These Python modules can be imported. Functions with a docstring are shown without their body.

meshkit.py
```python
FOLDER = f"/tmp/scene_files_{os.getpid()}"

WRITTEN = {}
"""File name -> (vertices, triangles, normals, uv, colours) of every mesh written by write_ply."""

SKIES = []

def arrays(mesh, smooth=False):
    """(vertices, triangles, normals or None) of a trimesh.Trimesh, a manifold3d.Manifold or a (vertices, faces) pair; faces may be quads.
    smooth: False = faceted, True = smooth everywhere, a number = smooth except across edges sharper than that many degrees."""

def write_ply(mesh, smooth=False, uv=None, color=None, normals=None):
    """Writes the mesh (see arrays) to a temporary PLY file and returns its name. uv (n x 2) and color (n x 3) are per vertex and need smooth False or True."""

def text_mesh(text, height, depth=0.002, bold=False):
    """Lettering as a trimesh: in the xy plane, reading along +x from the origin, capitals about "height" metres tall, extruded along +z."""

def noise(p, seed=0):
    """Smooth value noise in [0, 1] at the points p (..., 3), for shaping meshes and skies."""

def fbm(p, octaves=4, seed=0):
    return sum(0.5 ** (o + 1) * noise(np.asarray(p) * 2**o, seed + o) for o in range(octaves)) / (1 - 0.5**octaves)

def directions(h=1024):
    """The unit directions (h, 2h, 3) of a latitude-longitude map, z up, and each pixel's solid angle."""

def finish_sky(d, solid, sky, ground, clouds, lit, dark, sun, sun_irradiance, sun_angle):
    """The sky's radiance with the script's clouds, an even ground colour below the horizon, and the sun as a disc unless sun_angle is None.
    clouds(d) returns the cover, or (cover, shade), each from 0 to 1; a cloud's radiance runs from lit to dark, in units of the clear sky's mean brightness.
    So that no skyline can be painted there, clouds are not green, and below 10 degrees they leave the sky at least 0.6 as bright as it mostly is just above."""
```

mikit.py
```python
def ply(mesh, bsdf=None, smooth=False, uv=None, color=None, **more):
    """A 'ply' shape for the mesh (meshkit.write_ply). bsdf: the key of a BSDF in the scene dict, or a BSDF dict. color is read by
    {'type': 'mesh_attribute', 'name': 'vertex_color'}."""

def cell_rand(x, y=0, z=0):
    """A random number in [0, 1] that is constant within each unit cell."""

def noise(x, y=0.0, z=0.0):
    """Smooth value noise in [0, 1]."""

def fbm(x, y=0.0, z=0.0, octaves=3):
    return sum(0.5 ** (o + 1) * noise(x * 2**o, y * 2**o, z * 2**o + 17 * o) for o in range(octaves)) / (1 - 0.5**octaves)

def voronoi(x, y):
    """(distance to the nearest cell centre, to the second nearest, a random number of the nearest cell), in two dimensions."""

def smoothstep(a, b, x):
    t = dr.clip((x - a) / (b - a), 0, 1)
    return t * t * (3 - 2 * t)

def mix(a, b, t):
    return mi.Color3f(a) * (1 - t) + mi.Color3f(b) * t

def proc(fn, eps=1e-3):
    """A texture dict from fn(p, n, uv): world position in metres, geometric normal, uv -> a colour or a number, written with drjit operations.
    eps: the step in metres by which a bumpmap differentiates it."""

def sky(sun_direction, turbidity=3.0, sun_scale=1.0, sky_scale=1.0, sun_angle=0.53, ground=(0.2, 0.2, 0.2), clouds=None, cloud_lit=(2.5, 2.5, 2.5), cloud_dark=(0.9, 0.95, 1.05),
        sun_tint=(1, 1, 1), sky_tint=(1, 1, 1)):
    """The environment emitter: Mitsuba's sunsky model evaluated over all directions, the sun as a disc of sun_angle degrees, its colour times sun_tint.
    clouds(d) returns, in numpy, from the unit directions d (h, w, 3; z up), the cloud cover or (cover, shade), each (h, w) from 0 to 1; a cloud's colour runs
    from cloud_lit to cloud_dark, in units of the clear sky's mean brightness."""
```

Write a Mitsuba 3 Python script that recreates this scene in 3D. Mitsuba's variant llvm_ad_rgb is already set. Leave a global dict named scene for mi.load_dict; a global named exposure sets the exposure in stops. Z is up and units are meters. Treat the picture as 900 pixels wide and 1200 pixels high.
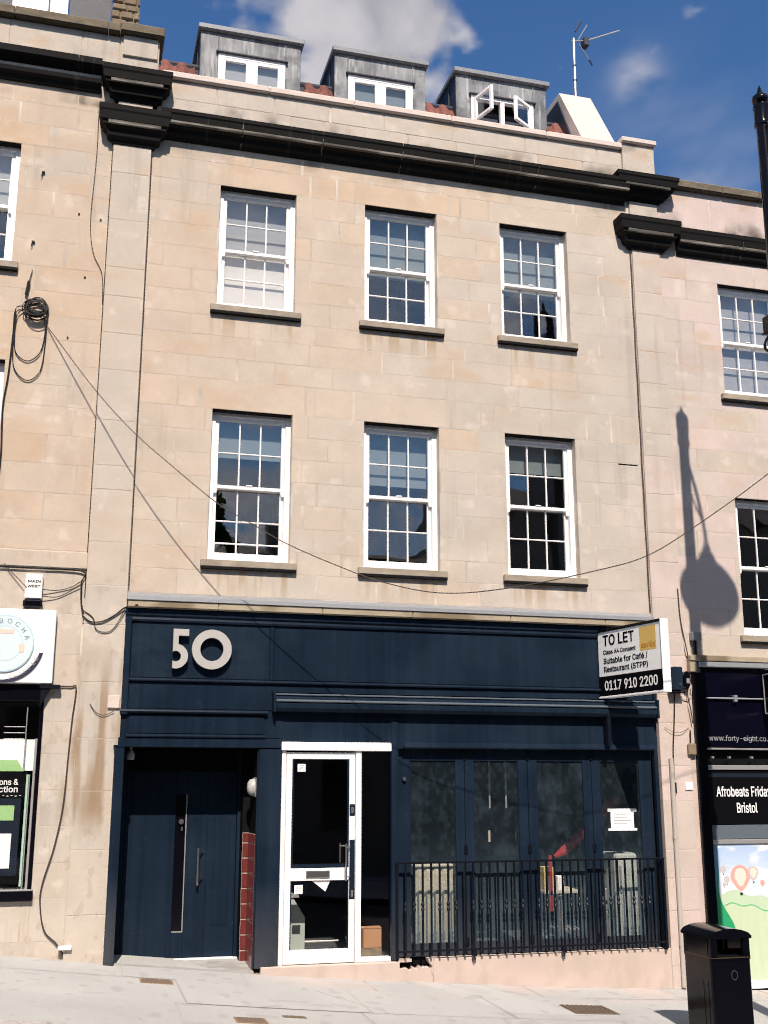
import math, random
import numpy as np, trimesh, drjit as dr, mitsuba as mi, mikit, meshkit
from mikit import proc, fbm, noise, smoothstep, mix, cell_rand
from shapely.geometry import Polygon, Point, box as sbox
from shapely import affinity

T = mi.ScalarTransform4f
scene, labels = {}, {}
rnd = random.Random(7)

# ---------------------------------------------------------------- camera, sky, exposure
YAW, PITCH = math.radians(15.36), math.radians(13.557)
EYE = np.array([0.0, -12.1, 1.9])
FWD = np.array([math.sin(YAW) * math.cos(PITCH), math.cos(YAW) * math.cos(PITCH), math.sin(PITCH)])
scene['camera'] = {'type': 'perspective', 'fov': math.degrees(2 * math.atan(450 / 1325.6)), 'fov_axis': 'x', 'near_clip': 0.05, 'far_clip': 2000.0,
                   'to_world': T().look_at(origin=EYE.tolist(), target=(EYE + FWD).tolist(), up=[0, 0, 1])}
SUN = (-0.112, -0.705, 0.700)


def clouds(d):
    z = np.maximum(d[..., 2], 0.03)
    q = np.stack([d[..., 0] / z, d[..., 1] / z, d[..., 2] * 0], -1)
    q = q + .12 * (meshkit.fbm(q * 3.0 + 11.0, 3, seed=2)[..., None] - .5)
    soft = meshkit.fbm(q * 1.6 + 3.1, 5, seed=4)
    fine = meshkit.fbm(q * np.array([7.0, 5.0, 1]) + np.array([1.0, 7.0, 0]), 6, seed=9)
    wool = meshkit.fbm(q * np.array([22.0, 15.0, 1]) + 5.0, 5, seed=13)
    f = 0.62 * soft + 0.38 * fine

    def blob(v, r):
        v = np.asarray(v) / np.linalg.norm(v)
        return np.exp(-(np.linalg.norm(d - v, axis=-1) / r) ** 2)
    # broken cumulus over the whole sky, a bank over the roofs and a few loose scraps
    body = np.clip((f - 0.43) / 0.22, 0, 1) * 0.75
    bank = np.clip((0.38 * fine + 0.62 * wool - 0.62 + 0.54 * (blob((.20, .775, .60), .07) + .9 * blob((.225, .765, .605), .05) + .55 * blob((.10, .80, .59), .07) + .6 * blob((.19, .82, .53), .045)) - 0.12) / 0.26, 0, 1)
    wisp = 0.42 * blob((.411, .7243, .556), .017) * np.clip(wool * 3.2 - 1.15, 0, 1) + 0.30 * blob((.46, .75, .46), .08) * np.clip(fine * 2.4 - .8, 0, 1)
    cover = np.maximum(np.maximum(body * np.clip((0.55 - d[..., 1]) / .35, 0, 1), bank * .85), wisp)
    return np.clip(cover, 0, 1), np.clip(1.25 - 1.7 * (.5 * fine + .5 * wool), 0, 1)


scene['sky'] = mikit.sky(SUN, turbidity=2.6, sun_scale=1.0, sky_scale=0.70, clouds=clouds, cloud_lit=(3.3, 3.1, 3.1), cloud_dark=(1.5, 1.45, 1.55),
                         sky_tint=(0.66, 0.90, 1.12), sun_tint=(.97, 1.03, 1.21))
exposure = 2.1


# ---------------------------------------------------------------- helpers
def numbered(name):
    if name not in used:
        used[name] = 0
        return name
    used[name] += 1
    return f'{name}_{used[name]:03d}'


used = {}


def put(name, mesh, bsdf, parent=None, smooth=False, uv=None, **lab):
    key = numbered(parent + '__' + name if parent else name)
    if isinstance(uv, tuple):
        n = len(mesh[0]) if isinstance(mesh, tuple) else len(mesh.vertices)
        uv = np.tile(np.array(uv, float), (n, 1))
    scene[key] = mikit.ply(mesh, 'm_' + bsdf, smooth=smooth, uv=uv)
    if lab:
        labels[key] = lab
    return key


def thing(name, label, category, group=None):
    key = numbered(name)
    labels[key] = {'label': label, 'category': category}
    if group:
        labels[key]['group'] = group
    return key


def branch(parent, name):
    """a part that only holds pieces"""
    return numbered(parent + '__' + name)


def cat(*ms):
    vs, fs, o = [], [], 0
    for m in ms:
        v, f = (m if isinstance(m, tuple) else (m.vertices, m.faces))
        v, f = np.asarray(v, float), np.asarray(f, int)
        if f.shape[1] == 4:
            f = np.vstack([f[:, [0, 1, 2]], f[:, [0, 2, 3]]])
        vs.append(v); fs.append(f + o); o += len(v)
    return np.vstack(vs), np.vstack(fs)


QB = np.array([[0, 1, 3, 2], [4, 6, 7, 5], [0, 4, 5, 1], [2, 3, 7, 6], [0, 2, 6, 4], [1, 5, 7, 3]])


def bx(x0, x1, y0, y1, z0, z1):
    return np.array([[x, y, z] for x in (x0, x1) for y in (y0, y1) for z in (z0, z1)], float), QB.copy()


def bev(x0, x1, y0, y1, z0, z1, c=.006):
    """box with chamfered edges"""
    c = min(c, (x1 - x0) * .45, (y1 - y0) * .45, (z1 - z0) * .45)
    p = []
    for x, sx in ((x0, 1), (x1, -1)):
        for y, sy in ((y0, 1), (y1, -1)):
            for z, sz in ((z0, 1), (z1, -1)):
                p += [[x, y + sy * c, z + sz * c], [x + sx * c, y, z + sz * c], [x + sx * c, y + sy * c, z]]
    m = trimesh.convex.convex_hull(np.array(p))
    return np.array(m.vertices), np.array(m.faces)


def block(x0, x1, z0, z1, yf, yb, c=.004):
    """dressed stone: chamfered front, plain sides, no back"""
    v = [[x, yf, z] for x, z in ((x0 + c, z0 + c), (x1 - c, z0 + c), (x1 - c, z1 - c), (x0 + c, z1 - c))]
    v += [[x, yf + c, z] for x, z in ((x0, z0), (x1, z0), (x1, z1), (x0, z1))]
    v += [[x, yb, z] for x, z in ((x0, z0), (x1, z0), (x1, z1), (x0, z1))]
    f = [[0, 1, 2, 3]]
    for a in range(4):
        b = (a + 1) % 4
        f += [[4 + a, 4 + b, b, a], [8 + a, 8 + b, 4 + b, 4 + a]]
    return np.array(v, float), np.array(f)


def extx(prof, x0, x1):
    """closed (y, z) profile swept along x"""
    m = trimesh.creation.extrude_polygon(Polygon(prof), 1.0, engine='earcut')
    v = np.array(m.vertices)
    return np.stack([x0 + v[:, 2] * (x1 - x0), v[:, 0], v[:, 1]], 1), np.array(m.faces)


def exty(poly, y0, y1):
    """(x, z) polygon swept along y"""
    if hasattr(poly, 'geoms'):
        return cat(*[exty(q, y0, y1) for q in poly.geoms if q.area > 1e-6])
    m = trimesh.creation.extrude_polygon(poly if not isinstance(poly, list) else Polygon(poly), 1.0, engine='earcut')
    v = np.array(m.vertices)
    return np.stack([v[:, 0], y1 + v[:, 2] * (y0 - y1), v[:, 1]], 1), np.array(m.faces)


def extz(poly, z0, z1):
    m = trimesh.creation.extrude_polygon(poly if not isinstance(poly, list) else Polygon(poly), z1 - z0, engine='earcut')
    v = np.array(m.vertices)
    v[:, 2] += z0
    return v, np.array(m.faces)


def tube(pts, r, n=6):
    p = np.asarray(pts, float)
    t = np.gradient(p, axis=0)
    t /= np.linalg.norm(t, axis=1, keepdims=True) + 1e-12
    a = np.cross(t, np.where(np.abs(t[:, 2:]) < .9, [0, 0, 1.], [1., 0, 0]))
    a /= np.linalg.norm(a, axis=1, keepdims=True) + 1e-12
    b = np.cross(t, a)
    ang = np.arange(n) * 2 * np.pi / n
    rr = np.broadcast_to(r, (len(p),))[:, None, None]
    v = (p[:, None] + rr * (np.cos(ang)[None, :, None] * a[:, None] + np.sin(ang)[None, :, None] * b[:, None])).reshape(-1, 3)
    f = [[i * n + j, i * n + (j + 1) % n, (i + 1) * n + (j + 1) % n, (i + 1) * n + j] for i in range(len(p) - 1) for j in range(n)]
    v = np.vstack([v, p[:1], p[-1:]])
    k = len(v)
    f = np.array(f)
    caps = [[(j + 1) % n, j, k - 2] for j in range(n)] + [[(len(p) - 1) * n + j, (len(p) - 1) * n + (j + 1) % n, k - 1] for j in range(n)]
    return cat((v, f), (v, np.array(caps)))


def smoothpath(pts, n=8):
    """Catmull-Rom through the points"""
    p = np.asarray(pts, float)
    p = np.vstack([2 * p[0] - p[1], p, 2 * p[-1] - p[-2]])
    out = []
    for i in range(1, len(p) - 2):
        for t in np.linspace(0, 1, n, endpoint=False):
            out.append(.5 * (2 * p[i] + (p[i + 1] - p[i - 1]) * t + (2 * p[i - 1] - 5 * p[i] + 4 * p[i + 1] - p[i + 2]) * t ** 2 + (3 * p[i] - p[i - 1] - 3 * p[i + 1] + p[i + 2]) * t ** 3))
    out.append(p[-2])
    return np.array(out)


def lathe(prof, at=(0, 0, 0), n=20, axis='z'):
    """(radius, height) profile turned about z (or y)"""
    a = np.arange(n) * 2 * np.pi / n
    v = np.array([[r * math.cos(t), r * math.sin(t), h] for r, h in prof for t in a])
    f = np.array([[i * n + j, i * n + (j + 1) % n, (i + 1) * n + (j + 1) % n, (i + 1) * n + j] for i in range(len(prof) - 1) for j in range(n)])
    if axis == 'y':
        v = v[:, [0, 2, 1]]
    return v + np.array(at, float), f


def text(s, h, origin, u=(1, 0, 0), up=(0, 0, 1), width=None, bold=False, depth=.003, centre=False):
    m = meshkit.text_mesh(s, h, depth, bold)
    v = np.array(m.vertices)
    w = v[:, 0].max()
    if width:
        v[:, 0] *= width / w
        w = width
    if centre:
        v[:, 0] -= w / 2
    u, up = np.array(u, float), np.array(up, float)
    nrm = np.cross(u, up)
    return np.array(origin, float) + v[:, :1] * u + v[:, 1:2] * up + v[:, 2:] * nrm, np.array(m.faces)


def quad(a, b, c, d):
    return np.array([a, b, c, d], float), np.array([[0, 1, 2, 3]])


def g(x):
    """height of the pavement along the wall: the street falls to the right"""
    c = np.clip(x, -6, 11)
    return .255 - .112 * c + .0044 * c * c + (x - c) * np.where(np.asarray(x) > 0, -.015, -.16)


def pave_z(x, y):
    return g(x) + .022 * y


# ---------------------------------------------------------------- materials
def rgb(*c):
    return {'type': 'rgb', 'value': list(c)}


def mat(key, base, rough=.6, metal=0., spec=.4, **more):
    base = rgb(*base) if isinstance(base, tuple) else base
    scene['m_' + key] = {'type': 'twosided', 'bsdf': {'type': 'principled', 'base_color': base, 'roughness': rough, 'metallic': metal, 'specular': spec, **more}}


def stone_fn(p, n, uv):
    t, s = uv.x, uv.y
    cream, ochre, pink = mi.Color3f(.462, .417, .364), mi.Color3f(.492, .388, .294), mi.Color3f(.520, .432, .405)
    grey = mi.Color3f(.415, .388, .345)
    c = mix(cream, ochre, dr.clip(t, 0, 1))
    c = mix(c, pink, dr.clip(-t, 0, 1))
    big = fbm(p.x * .8 + s * .5, p.z * .8, p.y, 3)
    mid = fbm(p.x * 3 + s * 1.5, p.z * 3.6, p.y * 3, 4)
    fine = fbm(p.x * 38, p.z * 38, p.y * 38, 2)
    c = mix(c, grey, smoothstep(.5, .75, big) * .55)
    c = c * (.87 + .20 * mid + .07 * fine + .03 * s)
    run = fbm(p.x * 11, p.z * .55, 3.3, 3)
    c = c * (1 - .12 * smoothstep(.56, .75, run) * smoothstep(.35, .7, big))
    pale = smoothstep(.61, .76, fbm(p.x * 5.5 + 9, p.z * 6.3, 1.7, 4))
    c = mix(c, (.60, .545, .485), pale * .45)
    warm = smoothstep(.55, .78, fbm(p.x * 1.9 + 3, p.z * 3.9, 5.2 + s * .6, 3)) * (.35 + .65 * smoothstep(4.0, 7.5, p.z))
    c = mix(c, (.46, .325, .215), warm * .5)
    # soot creeping out of the cornices, rusty runs below the sills
    soot_black = smoothstep(9.86, 9.62, p.z) * smoothstep(9.5, 9.56, p.z) + smoothstep(9.04, 9.22, p.z) * smoothstep(9.45, 9.3, p.z) * smoothstep(.5, .6, p.x) * .6 + smoothstep(10.34, 10.06, p.z) * smoothstep(9.98, 10.04, p.z) * .8
    soot_black = dr.select(p.x > 7.03, smoothstep(9.34, 9.0, p.z) * smoothstep(8.95, 9.0, p.z) * 1.3, soot_black)
    c = mix(c, (.075, .062, .05), soot_black * smoothstep(.46, .72, fbm(p.x * 2.6, p.z * 2.1, 4.7, 5)))
    under = mi.Float(0)
    for a, b in ((1.27, 2.31), (3.02, 4.06), (4.76, 5.8)):
        under = dr.maximum(under, smoothstep(a - .03, a + .05, p.x) * smoothstep(b + .03, b - .05, p.x))
    drop = smoothstep(3.78, 4.14, p.z) * smoothstep(4.2, 4.15, p.z) + smoothstep(6.72, 7.09, p.z) * smoothstep(7.16, 7.1, p.z)
    c = mix(c, (.36, .27, .18), under * drop * smoothstep(.42, .70, fbm(p.x * 15, p.z * 1.6, 2.9, 3)) * .75)
    # brown weathering where water has run down the pilaster foot
    low = smoothstep(.75, .55, p.x) * smoothstep(-.2, .1, p.x) * smoothstep(1.3, 1.75, p.z) * smoothstep(3.6, 2.5, p.z)
    brown = smoothstep(.42, .66, fbm(p.x * 9, p.z * 1.1, 8.1, 3)) * low
    c = mix(c, (.23, .145, .075), brown * .75)
    spot = smoothstep(.64, .72, fbm(p.x * 13, p.z * 9, 2.2, 3)) * smoothstep(.9, .4, p.x) * smoothstep(4.6, 3.8, p.z)
    c = mix(c, (.24, .18, .12), spot * .22)
    return c


mat('stone', proc(stone_fn), .85, spec=.2)


def mortar_fn(p, n, uv):
    f = fbm(p.x * 6, p.z * 6, p.y * 6, 3)
    w = smoothstep(.48, .66, fbm(p.x * 1.7 + 4, p.z * 2.1, 7.7, 3))
    return mix((.445, .390, .330), (.57, .515, .45), w) * (.84 + .26 * f)


mat('mortar', proc(mortar_fn), .9, spec=.2)


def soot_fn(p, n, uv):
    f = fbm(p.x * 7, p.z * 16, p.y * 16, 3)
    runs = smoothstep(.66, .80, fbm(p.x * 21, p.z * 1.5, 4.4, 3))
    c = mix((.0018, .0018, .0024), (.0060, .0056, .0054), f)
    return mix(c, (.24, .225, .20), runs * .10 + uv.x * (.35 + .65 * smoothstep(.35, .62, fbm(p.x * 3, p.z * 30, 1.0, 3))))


mat('soot_black', proc(soot_fn), .8, spec=.2)


def sill_fn(p, n, uv):
    f = fbm(p.x * 9, p.z * 20, p.y * 20, 3)
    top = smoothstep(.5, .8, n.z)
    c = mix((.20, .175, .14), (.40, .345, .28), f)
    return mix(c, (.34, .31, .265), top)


mat('sill_stone', proc(sill_fn), .85, spec=.2)


def ledge_fn(p, n, uv):
    f = fbm(p.x * 6, p.z * 14, p.y * 10, 3)
    b = smoothstep(.5, .7, fbm(p.x * 2.2, p.z * 3, 5., 3))
    c = mix((.36, .31, .23), (.22, .18, .12), b)
    return c * (.7 + .5 * f)


mat('ledge_stone', proc(ledge_fn), .85, spec=.2)


def coping_fn(p, n, uv):
    f = fbm(p.x * 5, p.y * 5, p.z * 5, 3)
    return mi.Color3f(.60, .52, .47) * (.85 + .2 * f)


mat('coping_pale', proc(coping_fn), .75, spec=.3)


def lichen_fn(p, n, uv):
    f = fbm(p.x * 11, p.y * 11, p.z * 17, 3)
    return mix(mix((.11, .09, .065), (.26, .22, .16), f), (.03, .028, .025), smoothstep(.2, -.3, n.z) * .8)  # mottled tones, darker on faces turned down


mat('coping_lichen', proc(lichen_fn), .9, spec=.2)


def lead_fn(p, n, uv):
    f = fbm(p.x * 6, p.z * 2.2, p.y * 4, 4)
    s = smoothstep(.52, .72, fbm(p.x * 26, p.z * 2.5, p.y * 9, 3))
    c = mix((.09, .10, .115), (.26, .275, .29), smoothstep(.3, .7, f))
    return mix(mix(c, (.46, .46, .46), s * .6), (.05, .056, .07), smoothstep(.50, .72, fbm(p.x * 4, p.z * 6, 3.3, 4)) * .7)


mat('lead', proc(lead_fn), .55, spec=.4)
mat('lead_dark', (.030, .034, .050), .55)
mat('lead_roll', (.20, .215, .235), .5)


def tile_fn(p, n, uv):
    f = fbm(p.x * 14, p.y * 14, p.z * 14, 3)
    return mi.Color3f(.17, .068, .056) * (.5 + .6 * f + .35 * uv.x)


mat('clay_tile', proc(tile_fn), .8, spec=.3)
mat('white_paint', (.80, .79, .78), .35, spec=.5)
mat('white_upvc', (.82, .81, .81), .3, spec=.5)


def navy_fn(p, n, uv):
    f = fbm(p.x * 2.2, p.z * 2.6, p.y * 2, 3)
    rain = fbm(p.x * 24, p.z * .8, 1.2, 3)
    c = mix((.0082, .0158, .0300), (.0125, .0222, .0390), smoothstep(.25, .75, f))
    scuff = smoothstep(.70, .78, fbm(p.x * 17, p.z * 23, p.y * 17, 4))
    return mix(c * (.72 + .56 * rain), (.03, .04, .055), scuff * .2)


def dirt_navy_fn(p, n, uv):
    h = p.z - (.255 - .112 * p.x + .0044 * p.x * p.x)
    d = smoothstep(.95, .05, h) * (.35 + .65 * fbm(p.x * 9, p.z * 3, 2.2, 3))
    return mix(navy_fn(p, n, uv), (.15, .145, .145), d * .35)


mat('navy', proc(navy_fn), .27, spec=.07)
mat('navy_splashed', proc(dirt_navy_fn), .3, spec=.07)


def navy_worn_fn(p, n, uv):
    f = smoothstep(.45, .75, fbm(p.x * 5, p.z * 9, 3.1, 4))
    return mix(navy_fn(p, n, uv), (.016, .030, .045), f * .6)


mat('navy_worn', proc(navy_worn_fn), .33, spec=.08)
mat('black_paint', (.0025, .0025, .005), .16, spec=.3)
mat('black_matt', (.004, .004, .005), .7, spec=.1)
mat('black_iron', (.005, .006, .010), .3, spec=.3)
mat('rubber', (.012, .011, .011), .6)
mat('brown_cable', (.055, .040, .034), .6)
mat('steel', (.58, .57, .56), .3, metal=1.0)
mat('satin_letter', (.42, .41, .395), .45, metal=.15)
mat('galvanised', (.42, .44, .46), .45, metal=.6)
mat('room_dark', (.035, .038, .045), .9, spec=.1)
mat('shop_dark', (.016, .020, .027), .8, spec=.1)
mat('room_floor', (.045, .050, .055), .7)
mat('blind_white', (.60, .585, .55), .8)
mat('net_grey', (.30, .315, .33), .8)
mat('slate_sheet', (.17, .21, .225), .8)
mat('blind_grey', (.34, .36, .37), .8)
mat('print_black', (.004, .004, .005), .3, spec=.15)
mat('print_white', (.78, .78, .77), .5)
mat('board_white', (.84, .85, .84), .4)
mat('gold_print', (.62, .43, .13), .5)
mat('gold_text', (.42, .17, .01), .5)
mat('paper', (.80, .80, .80), .7)
mat('print_grey', (.30, .31, .33), .6)
mat('blue_print', (.34, .50, .60), .5)
mat('pale_blue_print', (.56, .66, .69), .5)
mat('navy_print', (.02, .02, .05), .5)
mat('peach_print', (.76, .53, .44), .5)
mat('pink_print', (.72, .24, .28), .5)
mat('cream_metal', (.44, .42, .33), .5)
mat('appliance', (.36, .40, .37), .5)
mat('cardboard', (.40, .22, .12), .8)
mat('dull_red', (.30, .03, .03), .7, spec=.1)
mat('yellow_card', (.50, .40, .14), .7)
mat('green_print', (.30, .50, .22), .5)
mat('mint', (.35, .52, .42), .4)
mat('grey_alu', (.40, .40, .40), .4, metal=.5)
mat('dark_board', (.010, .016, .028), .4, spec=.2)
mat('tile_red', (.12, .026, .024), .25, spec=.5)
mat('grout', (.42, .33, .30), .8)
mat('lamp_glass', (.40, .40, .40), .3)


def pink_fn(p, n, uv):
    f = fbm(p.x * 3, p.z * 5, p.y * 3, 4)
    d = smoothstep(.5, .75, fbm(p.x * 7, p.z * 4, 1.1, 4))
    c = mi.Color3f(.53, .435, .39) * (.86 + .2 * f)
    return mix(c, (.42, .36, .30), d * .6)


mat('pink_render', proc(pink_fn), .85, spec=.2)


def joint_fn(p, n, uv):
    return mix((.012, .011, .010), (.42, .38, .33), smoothstep(.40, .62, fbm(p.x * 7, p.y * 22, p.z * 22, 3)))


mat('joint_grime', proc(joint_fn), .9, spec=.1)


def rubble_fn(p, n, uv):
    f = fbm(p.x * 12, p.z * 14, p.y * 12, 4)
    return mix((.10, .075, .05), (.30, .24, .17), f)


mat('rubble', proc(rubble_fn), .9, spec=.2)


def pave_fn(p, n, uv):
    f = fbm(p.x * 1.4, p.y * 1.4, 0., 4)
    q = fbm(p.x * 60, p.y * 60, 0., 2)
    st = smoothstep(.60, .74, fbm(p.x * 3.1 + 4, p.y * 2.4, 6., 4))
    c = mix((.290, .298, .296), (.340, .340, .332), f) * (.93 + .10 * q + .05 * uv.x)
    gum = smoothstep(.80, .86, noise(p.x * 7.3, p.y * 7.3, 3.))
    # a mended strip, a hairline crack and the pinkish wash that has run off the rendered base
    wob = .05 * (noise(p.x * 9, p.y * 9, 1.) - .5)
    t = dr.clip((p.x - 2.42) / .55, 0, 1)
    crack = smoothstep(.014, .004, dr.abs(p.y + .78 + 1.05 * t + wob)) * smoothstep(2.40, 2.44, p.x) * smoothstep(3.0, 2.95, p.x)
    wash = smoothstep(-1.1, -.15, p.y) * smoothstep(1.7, 2.4, p.x) * smoothstep(.40, .66, fbm(p.x * 2.1, p.y * 2.6, 4., 4))
    mend = smoothstep(.03, .0, dr.abs(p.x + p.y * .35 - 4.0 + wob) - .32) * smoothstep(-1.5, -1.45, p.y)
    c = mix(c, (.40, .335, .31), wash * .6)
    c = mix(c, (.37, .375, .37), mend * .5)
    c = mix(c, (.12, .115, .11), crack * .7)
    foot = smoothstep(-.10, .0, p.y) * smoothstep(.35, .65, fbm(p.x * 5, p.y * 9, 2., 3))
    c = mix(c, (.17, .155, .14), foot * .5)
    return mix(mix(c, (.25, .24, .22), st * .18), (.20, .195, .19), gum * .30)


mat('pavement', proc(pave_fn), .85, spec=.2)


def kerb_fn(p, n, uv):
    return mix((.16, .155, .15), (.46, .44, .42), fbm(p.x * 45, p.y * 45, p.z * 45, 2)) * (.8 + .3 * uv.x)


mat('kerb', proc(kerb_fn), .8, spec=.2)


def road_fn(p, n, uv):
    return mi.Color3f(.055, .055, .057) * (.7 + .7 * fbm(p.x * 30, p.y * 30, 0., 3))


mat('asphalt', proc(road_fn), .9, spec=.2)
mat('ground', (.12, .115, .105), .9)
mat('bay_gap', (.295, .298, .292), .9)
mat('opp_wall', (.22, .19, .155), .9)
mat('opp_roof', (.055, .05, .05), .9)
mat('bark', (.06, .045, .03), .9)
scene['m_leaf'] = {'type': 'principledthin', 'base_color': rgb(.045, .075, .02), 'roughness': .6, 'diff_trans': .5}
scene['m_glass'] = {'type': 'thindielectric', 'int_ior': 2.0}
scene['m_shop_glass'] = {'type': 'thindielectric', 'int_ior': 1.5}


def dust_fn(p, n, uv):
    """grime on the panes: thick along the foot of each pane, wiped and smeared above (uv runs over each pane)"""
    f = fbm(p.x * 7, p.z * 5, 2.2, 4)
    rub = smoothstep(.45, .72, fbm(p.x * 3 + 5, p.z * 3.4, 9.1, 4))
    foot = smoothstep(.62, .0, uv.y) * (.25 + .85 * f)
    mott = smoothstep(.40, .80, fbm(p.x * 24 + 3, p.z * 17, 4.2, 4))
    streak = smoothstep(.62, .8, fbm(p.x * 19, p.z * 2.2, 6.2, 3))
    return dr.clip(.045 + .10 * rub * f + .06 * mott + .03 * streak + .34 * foot, 0, .65)


scene['m_dusty_glass'] = {'type': 'blendbsdf', 'weight': proc(dust_fn), 'bsdf_0': {'type': 'thindielectric', 'int_ior': 1.5},
                        'bsdf_1': {'type': 'twosided', 'bsdf': {'type': 'diffuse', 'reflectance': rgb(.145, .225, .29)}}}


# poster of hot-air balloons over hills: flat print on its own sheet
def poster_fn(p, n, uv):
    x, z = p.x, p.z
    sky = mix((.58, .66, .76), (.40, .52, .72), smoothstep(.75, 1.2, z))
    sky = mix(sky, (.70, .72, .76), smoothstep(.5, .7, fbm(x * 4, z * 9, 1., 3)))
    h1 = .66 + .05 * dr.sin(x * 5.2 + .5) + .02 * dr.sin(x * 17)
    h2 = .52 + .06 * dr.sin(x * 4.1 + 2.4) + .015 * dr.sin(x * 23)
    c = dr.select(z < h1, mi.Color3f(.46, .58, .42), sky)
    c = dr.select((z < h2) & (z > h2 - .016), mi.Color3f(.16, .44, .20), c)
    c = dr.select(z < h2 - .016, mix((.52, .60, .44), (.46, .57, .38), fbm(x * 30, z * 3, 0., 2)), c)
    edge = 7.305 + .07 * dr.sin(z * 6) * smoothstep(1.0, .3, z) + .10 * smoothstep(.8, .25, z)
    return dr.select(x < edge, mix((.02, .30, .12), (.10, .26, .42), smoothstep(.55, 1.1, z)), c)


mat('poster_print', proc(poster_fn), .4)


# ---------------------------------------------------------------- ground
def sheet(x0, x1, y0, y1, zf, nx, ny):
    xs, ys = np.linspace(x0, x1, nx + 1), np.linspace(y0, y1, ny + 1)
    X, Y = np.meshgrid(xs, ys, indexing='ij')
    v = np.stack([X, Y, zf(X, Y)], -1).reshape(-1, 3)
    f = [[i * (ny + 1) + j, (i + 1) * (ny + 1) + j, (i + 1) * (ny + 1) + j + 1, i * (ny + 1) + j + 1] for i in range(nx) for j in range(ny)]
    return v, np.array(f)


KY = -2.93


def st(name, mesh, m, label=None, **kw):
    k = put(name, mesh, m, **kw)
    labels[k] = {'kind': 'structure'}
    return k


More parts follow.
